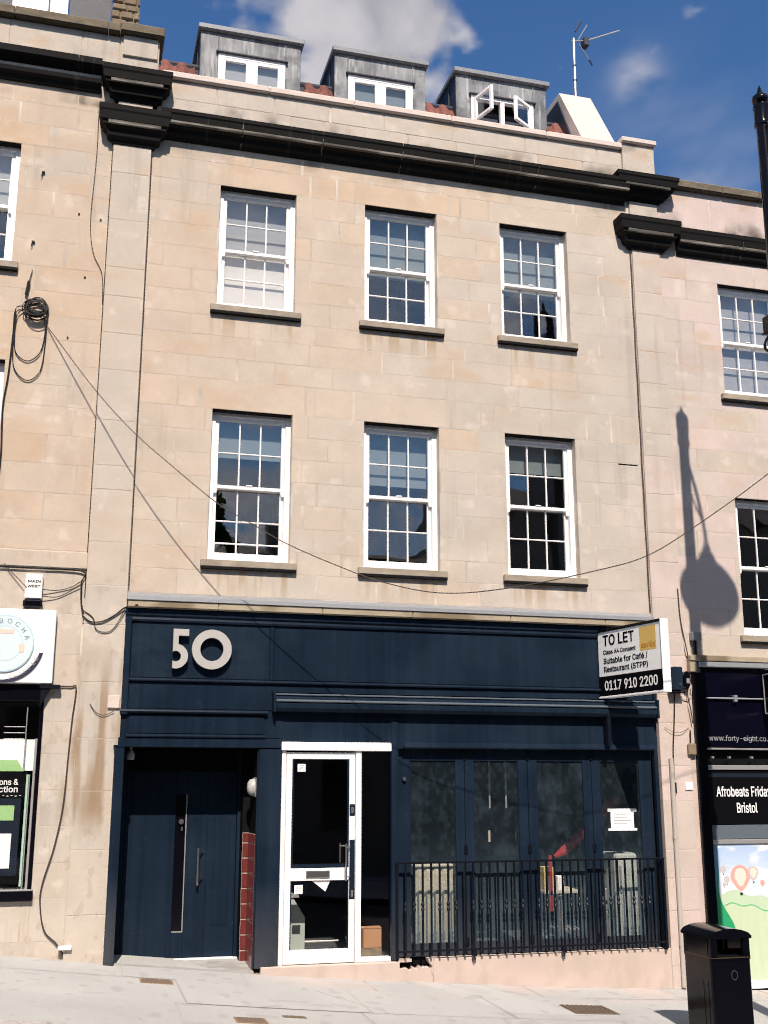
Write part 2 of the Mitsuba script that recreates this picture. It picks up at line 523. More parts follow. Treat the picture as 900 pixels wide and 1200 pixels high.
st('ground', sheet(-500, 500, -500, 500, lambda x, y: np.clip(g(x), -2.0, 3.0) - .55, 200, 4), 'ground')
st('road', sheet(-40, 45, -11.2, KY, lambda x, y: g(x) - .19 + .05 * np.cos((y + 7) * .38), 60, 8), 'asphalt')
st('opposite_pavement', sheet(-40, 45, -16.0, -11.0, lambda x, y: g(x) - .06 - .02 * (y + 11), 60, 2), 'pavement')
pv = st('pavement', sheet(-40, 45, KY - .02, .7, lambda x, y: pave_z(x, y) - .008, 80, 2), 'bay_gap')
xs = -9.0
row_edges = [(-.64, .02), (-1.72, -.645), (KY + .155, -1.725)]
for r, (ya, yb) in enumerate(row_edges):
    x = -9.0 + .37 * r
    while x < 16:
        w = rnd.uniform(1.15, 1.9)
        dz = rnd.uniform(-.0015, .0015)
        m = sheet(x + .004, x + w - .004, ya + .002, yb - .002, lambda X, Y: pave_z(X, Y) + dz, 3, 1)
        put('paving_bay', m, 'pavement', pv, uv=(rnd.random(), 0.))
        x += w
labels['kerb'] = {'kind': 'structure'}
x = -9.0
while x < 16:
    v, f = bev(x + .004, x + .896, KY - .02, KY + .15, -.2, .004, .015)
    v[:, 2] += pave_z(v[:, 0], v[:, 1])
    put('kerb_stone', (v, f), 'kerb', 'kerb', uv=(rnd.random(), 0.))
    x += .9


def cover(x, y, w, d, name, label, cat_, m, grate=False):
    t = thing(name, label, cat_)
    v, f = bx(x - w / 2, x + w / 2, y - d / 2, y + d / 2, -.02, .004)
    v[:, 2] += pave_z(v[:, 0], v[:, 1])
    put('frame', (v, f), m, t)
    if grate:
        n = 9
        for k in range(n):
            a = x - w / 2 + w * (k + .5) / n
            v, f = bx(a - w / n * .3, a + w / n * .3, y - d / 2 + .02, y + d / 2 - .02, .004, .012)
            v[:, 2] += pave_z(v[:, 0], v[:, 1])
            put('grate_bar', (v, f), 'iron_cover', t)
    else:
        v, f = bev(x - w / 2 + .02, x + w / 2 - .02, y - d / 2 + .02, y + d / 2 - .02, .0, .010, .004)
        v[:, 2] += pave_z(v[:, 0], v[:, 1])
        put('lid', (v, f), 'iron_cover', t)


mat('iron_cover', (.13, .10, .075), .7, spec=.3)
mat('iron_brown', (.20, .13, .075), .8)
cover(5.05, -1.24, .46, .40, 'pavement_grating', 'dark iron grating set in the pavement left of the litter bin', 'grating', 'iron_cover', True)
cover(.93, -.80, .30, .20, 'service_cover', 'small brown service cover in the pavement in front of the navy entrance door', 'cover', 'iron_brown')
cover(1.58, -2.28, .26, .20, 'service_cover', 'small rusty brown service cover near the kerb below the shop door', 'cover', 'iron_brown')
cover(1.98, -2.05, .20, .07, 'service_cover', 'narrow dark slot cover in the pavement below the white shop door', 'cover', 'iron_cover')

# ---------------------------------------------------------------- stone walls
CO_MAIN = [3.88, 4.15, 4.40, 4.67, 4.935, 5.20, 5.465, 5.73, 5.99, 6.34, 6.60, 6.86, 7.10, 7.38, 7.65, 7.92, 8.20, 8.475, 8.75, 9.03, 9.26]


def cells(x0, x1, z0, z1, holes, y0, y1):
    """wall core: a grid of boxes with the openings left out"""
    X = sorted({x0, x1, *[h[0] for h in holes], *[h[1] for h in holes]})
    Z = sorted({z0, z1, *[h[2] for h in holes], *[h[3] for h in holes]})
    X = [a for a in X if x0 <= a <= x1]; Z = [a for a in Z if z0 <= a <= z1]
    out = []
    for a, b in zip(X[:-1], X[1:]):
        for c, d in zip(Z[:-1], Z[1:]):
            if not any(h[0] <= (a + b) / 2 <= h[1] and h[2] <= (c + d) / 2 <= h[3] for h in holes):
                out.append(bx(a, b, y0, y1, c, d))
    return cat(*out)


def subtract(r, h):
    a, b, c, d = r
    p, q, s, t = h
    if q <= a or p >= b or t <= c or s >= d:
        return [r]
    out = []
    if p > a: out.append((a, p, c, d))
    if q < b: out.append((q, b, c, d))
    m0, m1 = max(a, p), min(b, q)
    if s > c: out.append((m0, m1, c, s))
    if t < d: out.append((m0, m1, t, d))
    return out


def ashlar(parent, x0, x1, courses, holes, yf, yb, tone, lens=(.42, .92), lintels=(), seed=1, first=True):
    R = random.Random(seed)
    for ci, (z0, z1) in enumerate(zip(courses[:-1], courses[1:])):
        fixed = [l for l in lintels if abs(l[2] - z0) < .02]
        cuts = []
        x = x0 - R.uniform(0, .45)
        while x < x1:
            cuts.append(x); x += R.uniform(*lens)
        cuts = [c for c in cuts if c > x0 + .12 and c < x1 - .12]
        rects = []
        e = [x0, *cuts, x1]
        for a, b in zip(e[:-1], e[1:]):
            rects.append((a, b, z0, z1))
        for l in fixed:
            rects = [q for r in rects for q in subtract(r, (l[0], l[1], z0, z1))] + [(l[0], l[1], z0, z1)]
        for h in holes:
            rects = [q for r in rects for q in subtract(r, h)]
        for a, b, c, d in rects:
            if b - a < .05 or d - c < .03:
                continue
            j = R.choice([.003, .004, .005, .007, .011, .022])
            i = R.choice([.0012, .0015, .0015, .002, .0025, .005])
            t = tone(R, (a + b) / 2, (c + d) / 2)
            put('ashlar_block', block(a + j, b - j, c + i, d - i, yf + R.uniform(-.0006, .0006), yb, R.uniform(.001, .002)), 'stone', parent, uv=(t, R.random()))


WX = [(1.34, 2.24), (3.09, 3.99), (4.83, 5.73)]
W1, W2 = (4.27, 5.99), (7.23, 8.75)
HOLES = [(a, b, *w) for w in (W1, W2) for a, b in WX]
wid = lambda hs: [(a - .006, b + .006, c - .006, d + .006) for a, b, c, d in hs]

house = thing('stone_townhouse', 'honey stone middle townhouse with two rows of three sash windows over a navy shopfront', 'house')


def tone_main(R, x, z):
    t = R.choice([0, .05, .08, .1, .14, .22, .1, .0]) + max(0., (z - 5.2) / 3.5) * .26 + max(0., (3.8 - x) / 3.4) * .32
    if z > 8.7: t += R.choice([.15, .3, .6])
    if 5.95 < z < 6.34: t += .2
    if R.random() < .07: t = R.uniform(.5, 1.0)
    t -= .45 * max(0, (x - 3.2) / 3) * R.random()
    return t


wl = put('wall', cells(.5, 6.62, 2.3, 9.6, wid(HOLES), .002, .30), 'mortar', house)
ashlar(wl, .522, 6.605, CO_MAIN, HOLES, 0, .06, tone_main, seed=11,
       lintels=[(a - .14, b + .16, z, 0) for a, b in WX for z in (5.99, 8.75)])


put('open_joint', bev(6.30, 6.56, -.004, .0, 5.712, 5.727, .003), 'soot_black', wl, uv=(0., 0.))


def pilaster(h, x0, x1, z0, z1, yf, tone, seed, step=.62):
    p = put('pilaster', bx(x0 + .003, x1 - .003, yf + .003, .05, z0, z1), 'mortar', h)
    R = random.Random(seed)
    z = z0
    while z < z1 - .02:
        zt = min(z1, z + R.uniform(.26, step))
        if z1 - zt < .15: zt = z1
        j = .003
        put('ashlar_block', block(x0, x1, z + j, zt - j, yf + R.uniform(-.001, .001), .04, .003), 'stone', p, uv=(tone(R, 0, z), R.random()))
        z = zt
    return p


# windows ------------------------------------------------------------------
def sash_window(h, x0, x1, z0, z1, blind_and_sheen=None, extra=False, seed=0, r=.112, inner_y=.30):
    R = random.Random(seed)
    w = branch(h, 'window')
    m = []
    # box frame
    fw = .052
    m = [bev(x0 - .01, x0 + fw, r, r + .12, z0, z1 + .01, .004), bev(x1 - fw, x1 + .01, r, r + .12, z0, z1 + .01, .004),
         bev(x0 + fw, x1 - fw, r, r + .12, z1 - .045, z1 + .012, .004), bev(x0 + fw, x1 - fw, r - .02, r + .12, z0 - .01, z0 + .032, .006)]
    put('box_frame', cat(*m), 'white_paint', w)
    put('soffit', bx(x0 + .002, x1 - .002, .012, r + .001, z1 - .004, z1 + .004), 'soot_black', w, uv=(0., 0.))  # black sheet painting the shade under the lintel
    a, b = x0 + fw + .002, x1 - fw - .002
    zm = (z0 + z1) / 2 + .0
    st_, bar = .040, .017
    for nm, y0, c, d, lo, hi in (('upper_sash', r + .018, zm - .022, z1 - .046, .042, .045), ('lower_sash', r + .062, z0 + .034, zm + .018, .085, .040)):
        y1 = y0 + .042
        ms = [bev(a, a + st_, y0, y1, c, d, .004), bev(b - st_, b, y0, y1, c, d, .004), bev(a + st_, b - st_, y0, y1, c, c + lo, .004), bev(a + st_, b - st_, y0, y1, d - hi, d, .004)]
        gx = [a + st_ + (b - a - 2 * st_) * k / 3 for k in range(4)]
        gz = [c + lo, (c + lo + d - hi) / 2, d - hi]
        for k in (1, 2):
            ms.append(bev(gx[k] - bar / 2, gx[k] + bar / 2, y0 + .006, y1 - .006, c + lo, d - hi, .005))
        for k in range(3):
            ms.append(bev(gx[k] + (bar / 2 if k else 0), gx[k + 1] - (bar / 2 if k < 2 else 0), y0 + .008, y1 - .006, gz[1] - bar / 2, gz[1] + bar / 2, .005))
        if nm == 'upper_sash':
            for xx in (a, b - st_):   # sash horns
                ms.append(exty([(xx, c), (xx + st_, c), (xx + (st_ * .8 if xx == a else st_), c - .05), (xx + (0 if xx == a else st_ * .2), c - .05)], y0 + .004, y1 - .004))
            ms.append(bev((a + b) / 2 - .035, (a + b) / 2 + .035, y0 - .012, y0, c + lo - .002, c + lo + .016, .004))
        elif extra:
            for k in range(3):
                ms.append(bev(gx[k] + (bar / 2 if k else 0), gx[k + 1] - (bar / 2 if k < 2 else 0), y0 + .008, y1 - .006, c + lo + .10, c + lo + .117, .004))
        put(nm, cat(*ms), 'white_paint', w)
        for k in range(3):
            for q in range(2):
                e1, e2 = R.uniform(-.0022, .0022), R.uniform(-.0022, .0022)
                xa, xb, za, zb = gx[k], gx[k + 1], gz[q], gz[q + 1]
                yy = y0 + .02
                v, f = sheet(xa, xb, za, zb, lambda X, Z: yy + e1 + (e2 - e1) * (X - xa) / (xb - xa) + .0022 * (meshkit.noise(np.stack([X * 4.5, Z * 4.5, X * 0 + seed], -1)) - .5), 5, 5)
                put('pane', (v[:, [0, 2, 1]], f[:, ::-1]), 'glass', w, smooth=True)
    put('sill', bev(x0 - .075, x1 + .075, -.062, .10, z0 - .080, z0 - .004, .005), 'sill_stone', w)
    put('sill_shade', bx(x0 - .072, x1 + .072, -.056, .0, z0 - .104, z0 - .0805), 'soot_black', w, uv=(0., 0.))  # black strip painted for the shade below the sill
    if blind_and_sheen:
        zb, bm = blind_and_sheen
        if bm == 'shaded_top':
            put('blind_and_sheen', bev(x0 + .03, x1 - .03, r + .165, r + .170, zm - .01, z1 - .02, .002), 'net_grey', w)  # upper half greyed, the shade on the blind put into its colour
            bm = 'blind_white'
            put('blind_and_sheen', bev(x0 + .03, x1 - .03, r + .14, r + .146, zb, zm - .011, .002), bm, w)
        else:
            put('blind_and_sheen', bev(x0 + .03, x1 - .03, r + .15, r + .156, zb, z1 - .02, .002), bm, w)
        if bm == 'blind_white': put('blind_rail', bev(x0 + .03, x1 - .03, r + .142, r + .164, zb - .022, zb, .005), bm, w)
    # the room behind
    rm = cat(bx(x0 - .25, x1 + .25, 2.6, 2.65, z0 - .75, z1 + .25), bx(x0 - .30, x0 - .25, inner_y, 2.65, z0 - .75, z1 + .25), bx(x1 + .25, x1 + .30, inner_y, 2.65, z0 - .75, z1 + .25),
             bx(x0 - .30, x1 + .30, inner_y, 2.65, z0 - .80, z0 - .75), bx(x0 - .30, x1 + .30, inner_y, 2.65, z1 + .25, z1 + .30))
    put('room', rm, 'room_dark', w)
    return w


bl1 = [(5.50, 'slate_sheet'), (5.30, 'slate_sheet'), (5.58, 'slate_sheet')]  # slate sheets painting the pale sky reflected in the upper panes
for i, (a, b) in enumerate(WX):
    sash_window(house, a, b, *W1, blind_and_sheen=bl1[i], extra=(i == 0), seed=20 + i)
bl2 = [(7.33, 'shaded_top'), (7.93, 'slate_sheet'), (7.90, 'slate_sheet')]  # the two slate sheets stand in for pale sky mirrored in the glass
for i, (a, b) in enumerate(WX):
    sash_window(house, a, b, *W2, blind_and_sheen=bl2[i], seed=30 + i)


# cornices -----------------------------------------------------------------
def cornice_prof(y, z, p, h):
    """black moulded course: bed mould, grey fillet, corona; p = projection, h = height"""
    return [(y + .1, z), (y - .03 * p / .25, z), (y - .05 * p / .25, z + .10 * h), (y - .11 * p / .25, z + .16 * h), (y - .13 * p / .25, z + .34 * h), (y - .19 * p / .25, z + .42 * h),
            (y - .19 * p / .25, z + .50 * h), (y - .225 * p / .25, z + .54 * h), (y - .235 * p / .25, z + .78 * h), (y - p, z + .84 * h), (y - p, z + h), (y - .04, z + 1.16 * h), (y + .1, z + 1.16 * h)]


def cornice(h, x0, x1, y, z, p, hh, seed, returns=(0, 0), piece=.93):
    R = random.Random(seed)
    c = branch(h, 'cornice')
    x = x0
    while x < x1 - .01:
        xe = min(x1, x + piece * R.uniform(.92, 1.08))
        if x1 - xe < .3: xe = x1
        put('cornice_stone', extx(cornice_prof(y + R.uniform(-.003, .003), z, p, hh), x + .0025, xe - .0025), 'soot_black', c, uv=(0., R.random()))
        put('fillet', bev(x + .004, xe - .004, y - .228 * p / .25, y - .15 * p / .25, z + .42 * hh, z + .53 * hh, .004), 'soot_black', c, uv=(.85, R.random()))
        if x > x0 + .1:
            put('joint', extx([(a_ + .004, b_) for a_, b_ in cornice_prof(y, z, p, hh)], x - .007, x + .007), 'joint_grime', c)
        x = xe
    return c


def cornice_break(h, x0, x1, y, z, p, hh):
    """the course carried forward over a pilaster, mitred at both ends"""
    c = branch(h, 'cornice')
    P = cornice_prof(0, z, p, hh)[1:-1]
    v, f = [], []
    for (yy, zz) in P:
        o = -yy
        v += [(x0 - o, .25, zz), (x0 - o, y - o, zz), (x1 + o, y - o, zz), (x1 + o, .25, zz)]
    n = len(P)
    for i in range(n - 1):
        for k in range(3):
            f.append([i * 4 + k, i * 4 + k + 1, (i + 1) * 4 + k + 1, (i + 1) * 4 + k])
    f.append([0, 3, 2, 1]); f.append([(n - 1) * 4 + k for k in range(4)])
    put('cornice_stone', (np.array(v), np.array(f)), 'soot_black', c, uv=(0., .5))
    q = .205 * p / .25
    put('fillet', bev(x0 - q * .55, x1 + q * .55, y - q - .012, y - q + .04, z + .42 * hh, z + .53 * hh, .004), 'soot_black', c, uv=(.85, .3))
    return c


cornice(house, .60, 6.56, 0, 9.235, .225, .285, 5)  # bed mould set low, its black standing in for the cast shadow
par = put('parapet', bx(.56, 7.02, .008, .26, 9.55, 10.04), 'mortar', house)
ashlar(par, .60, 6.565, [9.55, 9.80, 10.04], [], 0, .05, lambda R, x, z: R.uniform(-.1, .12), lens=(.5, 1.1), seed=8)
put('ashlar_block', block(6.57, 7.03, 9.62, 10.14, -.035, .2), 'stone', par, uv=(.0, .5))
x = .60
while x < 6.55:
    xe = min(6.565, x + rnd.uniform(.85, 1.3))
    if 6.565 - xe < .3: xe = 6.565
    put('coping_stone', bev(x + .002, xe - .002, -.055, .32, 10.045, 10.13, .012), 'coping_pale', par)
    x = xe
put('coping_stone', bev(6.55, 7.055, -.085, .33, 10.142, 10.215, .012), 'coping_pale', par)

# roof behind the parapet: steep pantiled slope with a lead roll on top
rf = put('roof', cat(bx(.45, 6.7, .30, .34, 9.7, 10.05), quad((.45, .36, 10.03), (6.7, .36, 10.03), (6.7, .78, 10.77), (.45, .78, 10.77)), quad((.45, .78, 10.77), (6.7, .78, 10.77), (6.7, 8, 10.98), (.45, 8, 10.98))), 'lead_dark', house)
DX = [(1.08, 2.37), (2.82, 4.06), (4.49, 5.80)]
sl = np.array([0, .42, .74]); sl /= np.linalg.norm(sl)
nr = np.array([0, -sl[2], sl[1]])


def pantile(x, s0, w=.205, ln=.30):
    k = 9
    u = np.linspace(0, 1, k)
    hgt = .028 * np.sin(u * 2 * np.pi) + .03
    v = []
    for ss, lift in ((s0, .018), (s0 + ln, .0)):
        for th in (0, -.014):
            for a, hh in zip(u, hgt):
                v.append(np.array([x + a * w * 1.06, .36, 10.03]) + sl * ss + nr * (hh + lift + th))
    v = np.array(v); f = []
    for i in range(k - 1):
        f += [[i, i + 1, 2 * k + i + 1, 2 * k + i], [k + i, i, 2 * k + i, 3 * k + i] if i == 0 else [k + i, k + i + 1, i + 1, i]]
    f += [[k, k + 1, 1, 0], [k - 1, 2 * k - 1, 4 * k - 1, 3 * k - 1]]
    return v, np.array(f)


for row in range(4):
    x = .52 + .03 * row
    while x < 6.1:
        if not any(a - .02 < x + .1 < b + .02 for a, b in DX):
            put('roof_tile', pantile(x, .0 + row * .19), 'clay_tile', rf, uv=(rnd.random(), 0.))
        x += .205
put('ridge_roll', tube([(.45, .80, 10.79), (6.05, .80, 10.79)], .05, 8), 'lead_dark', rf, smooth=40)


def casement(parent, x0, x1, z0, z1, y, angle=0, hinge='l', kind='plain'):
    """white casement; angle opens it outwards about its hinge"""
    t = .045
    parts = [bev(x0, x0 + t, -.02, .02, z0, z1, .004), bev(x1 - t, x1, -.02, .02, z0, z1, .004), bev(x0 + t, x1 - t, -.02, .02, z0, z0 + t, .004), bev(x0 + t, x1 - t, -.02, .02, z1 - t, z1, .004)]
    pane = quad((x0 + t, 0, z0 + t), (x1 - t, 0, z0 + t), (x1 - t, 0, z1 - t), (x0 + t, 0, z1 - t))
    hx = x0 if hinge == 'l' else x1
    a = math.radians(angle if hinge == 'l' else -angle)

    def turn(m):
        v, f = m
        v = v.copy()
        dx, dy = v[:, 0] - hx, v[:, 1]
        v[:, 0] = hx + dx * math.cos(a) + dy * math.sin(a)
        v[:, 1] = y - dx * math.sin(a) + dy * math.cos(a)
        return v, f
    put('casement', turn(cat(*parts)), 'white_upvc', parent)
    put('pane', turn(pane), 'glass', parent)


def dormer(h, x0, x1, i, yf=.60, z0=10.2, zt=11.22, yb=1.36, wx=None, opened=False, zw=(10.52, 10.93)):
    d = branch(h, 'dormer')
    wx0, wx1 = wx or (x0 + .23, x1 - .20)
    t = .03
    # lead-clad face: two side cheeks and a head, welted joints between
    put('face_panel', bev(x0, wx0 - .004, yf, yf + t, z0, zt, .006), 'lead', d)
    put('face_panel', bev(wx1 + .004, x1, yf, yf + t, z0, zt, .006), 'lead', d)
    put('face_panel', bev(wx0 - .001, wx1 + .001, yf + .003, yf + t, zw[1] + .01, zt, .006), 'lead', d)
    put('welt', cat(tube([(wx0 - .002, yf - .004, zw[1]), (wx0 - .002, yf - .004, zt)], .008, 6), tube([(wx1 + .002, yf - .004, zw[1]), (wx1 + .002, yf - .004, zt)], .008, 6)), 'lead', d)
    put('drip', bev(wx0 - .03, wx1 + .03, yf - .05, yf + .01, zw[1] - .004, zw[1] + .018, .004), 'lead_dark', d)
    for xa, xb in ((x0, x0 + .025), (x1 - .025, x1)):
        put('cheek', bx(xa + .001, xb - .001, yf + t + .001, yb, 10.1, zt), 'lead_dark', d)
    for yy in (yf + .28, yf + .55):
        put('cheek_roll', tube([(x0 - .004, yy, 10.3), (x0 - .004, yy, zt)], .012, 6), 'lead_dark', d)
    put('roof_sheet', cat(bev(x0 - .035, x1 + .035, yf - .06, yb + .02, zt + .004, zt + .075, .008)), 'lead_roll', d)
    # white frame
    y = yf + .05
    ww = wx1 - wx0
    fr = [bev(wx0, wx0 + .05, yf - .015, yf + .06, zw[0] - .1, zw[1], .004), bev(wx1 - .05, wx1, yf - .015, yf + .06, zw[0] - .1, zw[1], .004),
          bev(wx0 + .05, wx1 - .05, yf - .015, yf + .06, zw[1] - .05, zw[1], .004), bev(wx0 + .05, wx1 - .05, yf - .02, yf + .06, zw[0] - .1, zw[0], .004),
          bev((wx0 + wx1) / 2 - .03, (wx0 + wx1) / 2 + .03, yf - .012, yf + .06, zw[0], zw[1] - .05, .004)]
    put('window_frame', cat(*fr), 'white_upvc', d)
    mid = (wx0 + wx1) / 2
    if opened:
        casement(d, wx0 + .05, mid - .03, zw[0], zw[1] - .05, yf - .02, 72, 'l')
        casement(d, mid + .03, wx1 - .05, zw[0], zw[1] - .05, yf - .02, 33, 'r')
    else:
        casement(d, wx0 + .05, mid - .03, zw[0], zw[1] - .05, yf + .01)
        casement(d, mid + .03, wx1 - .05, zw[0], zw[1] - .05, yf + .01)
    if not opened:
        put('blind_and_sheen', bx(wx0 + .06, wx1 - .06, yf + .075, yf + .08, zw[0], zw[1] - .05), 'blind_grey' if i == 0 else 'slate_sheet', d)  # grey sheet just behind the closed panes
    put('room', cat(bx(x0 + .03, x1 - .03, yb - .02, yb - .01, 10.1, zt), bx(x0 + .03, x1 - .03, yf + .1, yb, 10.1, 10.12)), 'blind_grey' if not opened else 'yellow_card', d)
    return d


dormer(house, *DX[0], 0)
dormer(house, *DX[1], 1, wx=(3.0, 3.88))
dormer(house, *DX[2], 2, wx=(4.70, 5.60), opened=True)
# rendered party-wall upstand at the right end of the roof
prof = [(.06, 9.9), (.10, 10.18), (.78, 11.32), (2.6, 11.32), (2.6, 9.9)]
put('party_upstand', extx(prof, 6.08, 6.56), 'coping_pale', house)
prof2 = [(.36, 10.1), (.42, 10.42), (.80, 11.20), (1.7, 11.20), (1.7, 10.1)]
put('upstand_dark_side', extx(prof2, 6.06, 6.0795), 'lead_dark', house)  # dark sheet over the left side of the upstand

# stone ledge with lead flashing over the shopfront
ld = branch(house, 'ledge')
x = .52
R_ = random.Random(3)
while x < 6.55:
    xe = min(6.56, x + R_.uniform(.8, 1.4))
    if 6.56 - xe < .3: xe = 6.56
    put('ledge_stone', bev(x + .0015, xe - .0015, -.165, .02, 3.70, 3.79, .008), 'ledge_stone', ld)
    put('lead_flashing', cat(extx([(.01, 3.87), (-.012, 3.875), (-.175, 3.815), (-.182, 3.775), (-.172, 3.775), (-.166, 3.7915), (.01, 3.7915)], x - .01, xe + .012)), 'lead_roll', ld)
    x = xe

# ---------------------------------------------------------------- shopfront
sf = branch(house, 'shopfront')


def sp(name, m, b='navy', **kw):
    return put(name, m, b, sf, **kw)


sp('backing', bx(.50, 6.60, -.035, .0, 2.30, 3.70), 'navy')
# fascia: two sunk panels framed by stiles, rails and beads
sp('fascia_panel', bev(.585, 2.035, -.052, -.034, 2.985, 3.56, .003), 'navy_worn')
sp('fascia_panel', bev(2.085, 6.56, -.052, -.034, 2.985, 3.56, .003))
sp('stile', bev(.51, .575, -.085, -.034, 2.60, 3.655, .005))
sp('stile', bev(2.04, 2.08, -.062, -.034, 2.985, 3.56, .004))
sp('stile', bev(6.565, 6.60, -.085, -.034, 2.60, 3.655, .005))
sp('cornice_bead', extx([(-.03, 3.565), (-.075, 3.565), (-.085, 3.585), (-.078, 3.61), (-.10, 3.63), (-.105, 3.698), (-.03, 3.698)], .505, 6.60))
sp('bead', extx([(-.03, 2.945), (-.085, 2.945), (-.092, 2.958), (-.085, 2.972), (-.060, 2.980), (-.03, 2.980)], .578, 6.562))
sp('rail', bev(.578, 2.07, -.055, -.034, 2.665, 2.942, .003))
sp('rail', bev(2.072, 6.562, -.055, -.034, 2.855, 2.942, .003))
# door head panel at the left
sp('bead', extx([(-.03, 2.622), (-.085, 2.622), (-.094, 2.636), (-.088, 2.652), (-.060, 2.662), (-.03, 2.662)], .50, 2.03))
sp('head_panel', bev(.60, 1.99, -.050, -.034, 2.415, 2.60, .003))
sp('bead', extx([(-.03, 2.375), (-.075, 2.375), (-.082, 2.388), (-.075, 2.40), (-.055, 2.41), (-.03, 2.41)], .575, 2.01))
sp('head_rail', bev(.50, 2.20, -.060, .04, 2.275, 2.372, .004))
# awning cassette
aw = branch(house, 'awning_box')
put('case', extx([(-.036, 2.655), (-.14, 2.655), (-.168, 2.69), (-.172, 2.735), (-.156, 2.745), (-.150, 2.765), (-.140, 2.78), (-.135, 2.80), (-.11, 2.835), (-.036, 2.848)], 2.10, 6.55), 'navy', aw)
mat('blue_highlight', (.10, .125, .15), .3, spec=.5)  # pale blue-grey for painted highlights on the awning, also a banner strip
put('front_highlight', bev(2.10, 6.55, -.180, -.152, 2.752, 2.778, .008), 'blue_highlight', aw)  # painted highlight along the front of the case
put('top_rail', bev(2.10, 6.55, -.138, -.110, 2.822, 2.842, .006), 'blue_highlight', aw)  # painted highlight along the top of the case
for a in (2.075, 6.552):
    put('end_cap', bev(a, a + .023, -.186, -.036, 2.645, 2.855, .006), 'navy', aw)
# pillars
GP = lambda x: float(g(x))
sp('jamb', bev(.468, .566, -.13, -.01, GP(.5) - .03, 2.27, .006), 'navy_splashed')
sp('jamb_cap', bev(.455, .578, -.14, -.01, 2.272, 2.292, .005))
sp('pillar', bev(1.955, 2.195, -.045, .02, GP(2.0) + .045, 2.272, .006), 'navy_splashed')
sp('pillar_return', bx(1.94, 1.954, -.02, .0, GP(2.0) + .05, 2.27), 'navy')
sp('pillar', bev(2.02, 2.20, -.043, .02, 2.376, 2.66, .004))
sp('pillar', bev(3.395, 3.475, -.05, .03, .12, 2.62, .006), 'navy_splashed')
# recessed entrance at the left
rc = branch(house, 'entrance_recess')
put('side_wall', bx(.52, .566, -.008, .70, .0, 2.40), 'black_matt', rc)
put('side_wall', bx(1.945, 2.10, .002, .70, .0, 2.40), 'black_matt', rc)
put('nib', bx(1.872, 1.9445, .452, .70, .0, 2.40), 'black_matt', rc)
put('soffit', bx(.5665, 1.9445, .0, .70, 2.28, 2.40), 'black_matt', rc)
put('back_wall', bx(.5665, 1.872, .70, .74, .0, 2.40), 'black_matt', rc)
put('step', cat(quad((.5665, .66, .125), (1.95, .66, .125), (1.95, -.06, GP(1.95) + .02), (.5665, -.06, GP(.57) + .015)), quad((.5665, -.06, GP(.57) + .015), (1.95, -.06, GP(1.95) + .02), (1.95, -.06, -.2), (.5665, -.06, -.2))), 'pavement', rc, uv=(.5, 0.))
put('grout', bx(1.9415, 1.945, .0, .450, .0, 1.40), 'grout', rc)
put('grout', bx(1.874, 1.943, .4485, .452, .0, 1.40), 'grout', rc)
z = .06
k = 0
while z < 1.36:
    zt = min(z + .150, 1.40)
    put('wall_tile', bev(1.876, 1.940, .440, .4487, z + .004, zt - .004, .003), 'tile_red', rc)
    ys = [0.005, .10, .25, .40, .44] if k % 2 else [0.005, .17, .32, .44]
    for ya, yb in zip(ys[:-1], ys[1:]):
        put('wall_tile', bev(1.934, 1.9418, ya + .004, yb - .004, z + .004, zt - .004, .003), 'tile_red', rc)
    z += .155; k += 1
# bulkhead light on the recess wall, little spot in the corner
wlp = thing('bulkhead_light', 'white bulkhead lamp on the dark right wall of the entrance recess', 'lamp')
put('body', lathe([(.0, 0), (.085, 0), (.095, .02), (.085, .07), (.05, .10), (0, .105)], (0, 0, 0), 16), 'lamp_glass', wlp)
v, f = lathe([(.0, 0), (.085, 0), (.095, .02), (.085, .07), (.05, .10), (0, .105)], (0, 0, 0), 18)
v = np.stack([1.9435 - v[:, 2] * .8, .12 + v[:, 0] * .8, 1.875 + v[:, 1] * .95], 1)
scene[wlp + '__body'] = mikit.ply((v, f), 'm_lamp_glass', smooth=40)
put('base', bev(1.936, 1.9444, .035, .205, 1.775, 1.975, .004), 'grey_alu', wlp)
spt = thing('spot_lamp', 'small grey spotlight in the upper left corner of the entrance recess', 'lamp')
put('head', lathe([(0, -.05), (.04, -.05), (.045, .0), (.03, .04), (0, .045)], (.64, .12, 2.20), 14), 'lamp_glass', spt, smooth=40)
put('bracket', bev(.625, .655, .105, .135, 2.235, 2.285, .004), 'galvanised', spt)

# navy double entrance door
ed = branch(house, 'entrance_door')
YD = .64
put('frame', cat(bev(.567, .645, YD - .03, YD + .06, .10, 2.27, .005)), 'navy', ed)
put('frame', bev(1.835, 1.8715, YD - .03, YD + .06, .10, 2.27, .005), 'navy', ed)
put('transom', bev(.645, 1.835, YD - .02, YD + .06, 2.05, 2.27, .005), 'black_matt', ed)  # coloured black to carry the shade at the head of the recess
put('leaf', bev(.648, 1.175, YD, YD + .05, .135, 2.045, .004), 'navy', ed)
put('leaf_stile', bev(1.295, 1.512, YD, YD + .05, .135, 2.045, .004), 'navy', ed)
put('leaf_rail', bev(1.176, 1.294, YD + .001, YD + .05, .135, .385, .003), 'navy', ed)
put('leaf_rail', bev(1.176, 1.294, YD + .001, YD + .05, 1.80, 2.045, .003), 'navy', ed)
put('glazing_strip', bx(1.176, 1.294, YD + .02, YD + .03, .386, 1.80), 'black_paint', ed)
put('glazing_bead', cat(bev(1.283, 1.2945, YD - .004, YD + .02, .386, 1.80, .002), bev(1.178, 1.283, YD - .004, YD + .02, .3865, .398, .002)), 'grey_alu', ed)
put('second_leaf', cat(bev(1.522, 1.832, YD + .002, YD + .05, .135, 2.045, .004)), 'navy', ed)
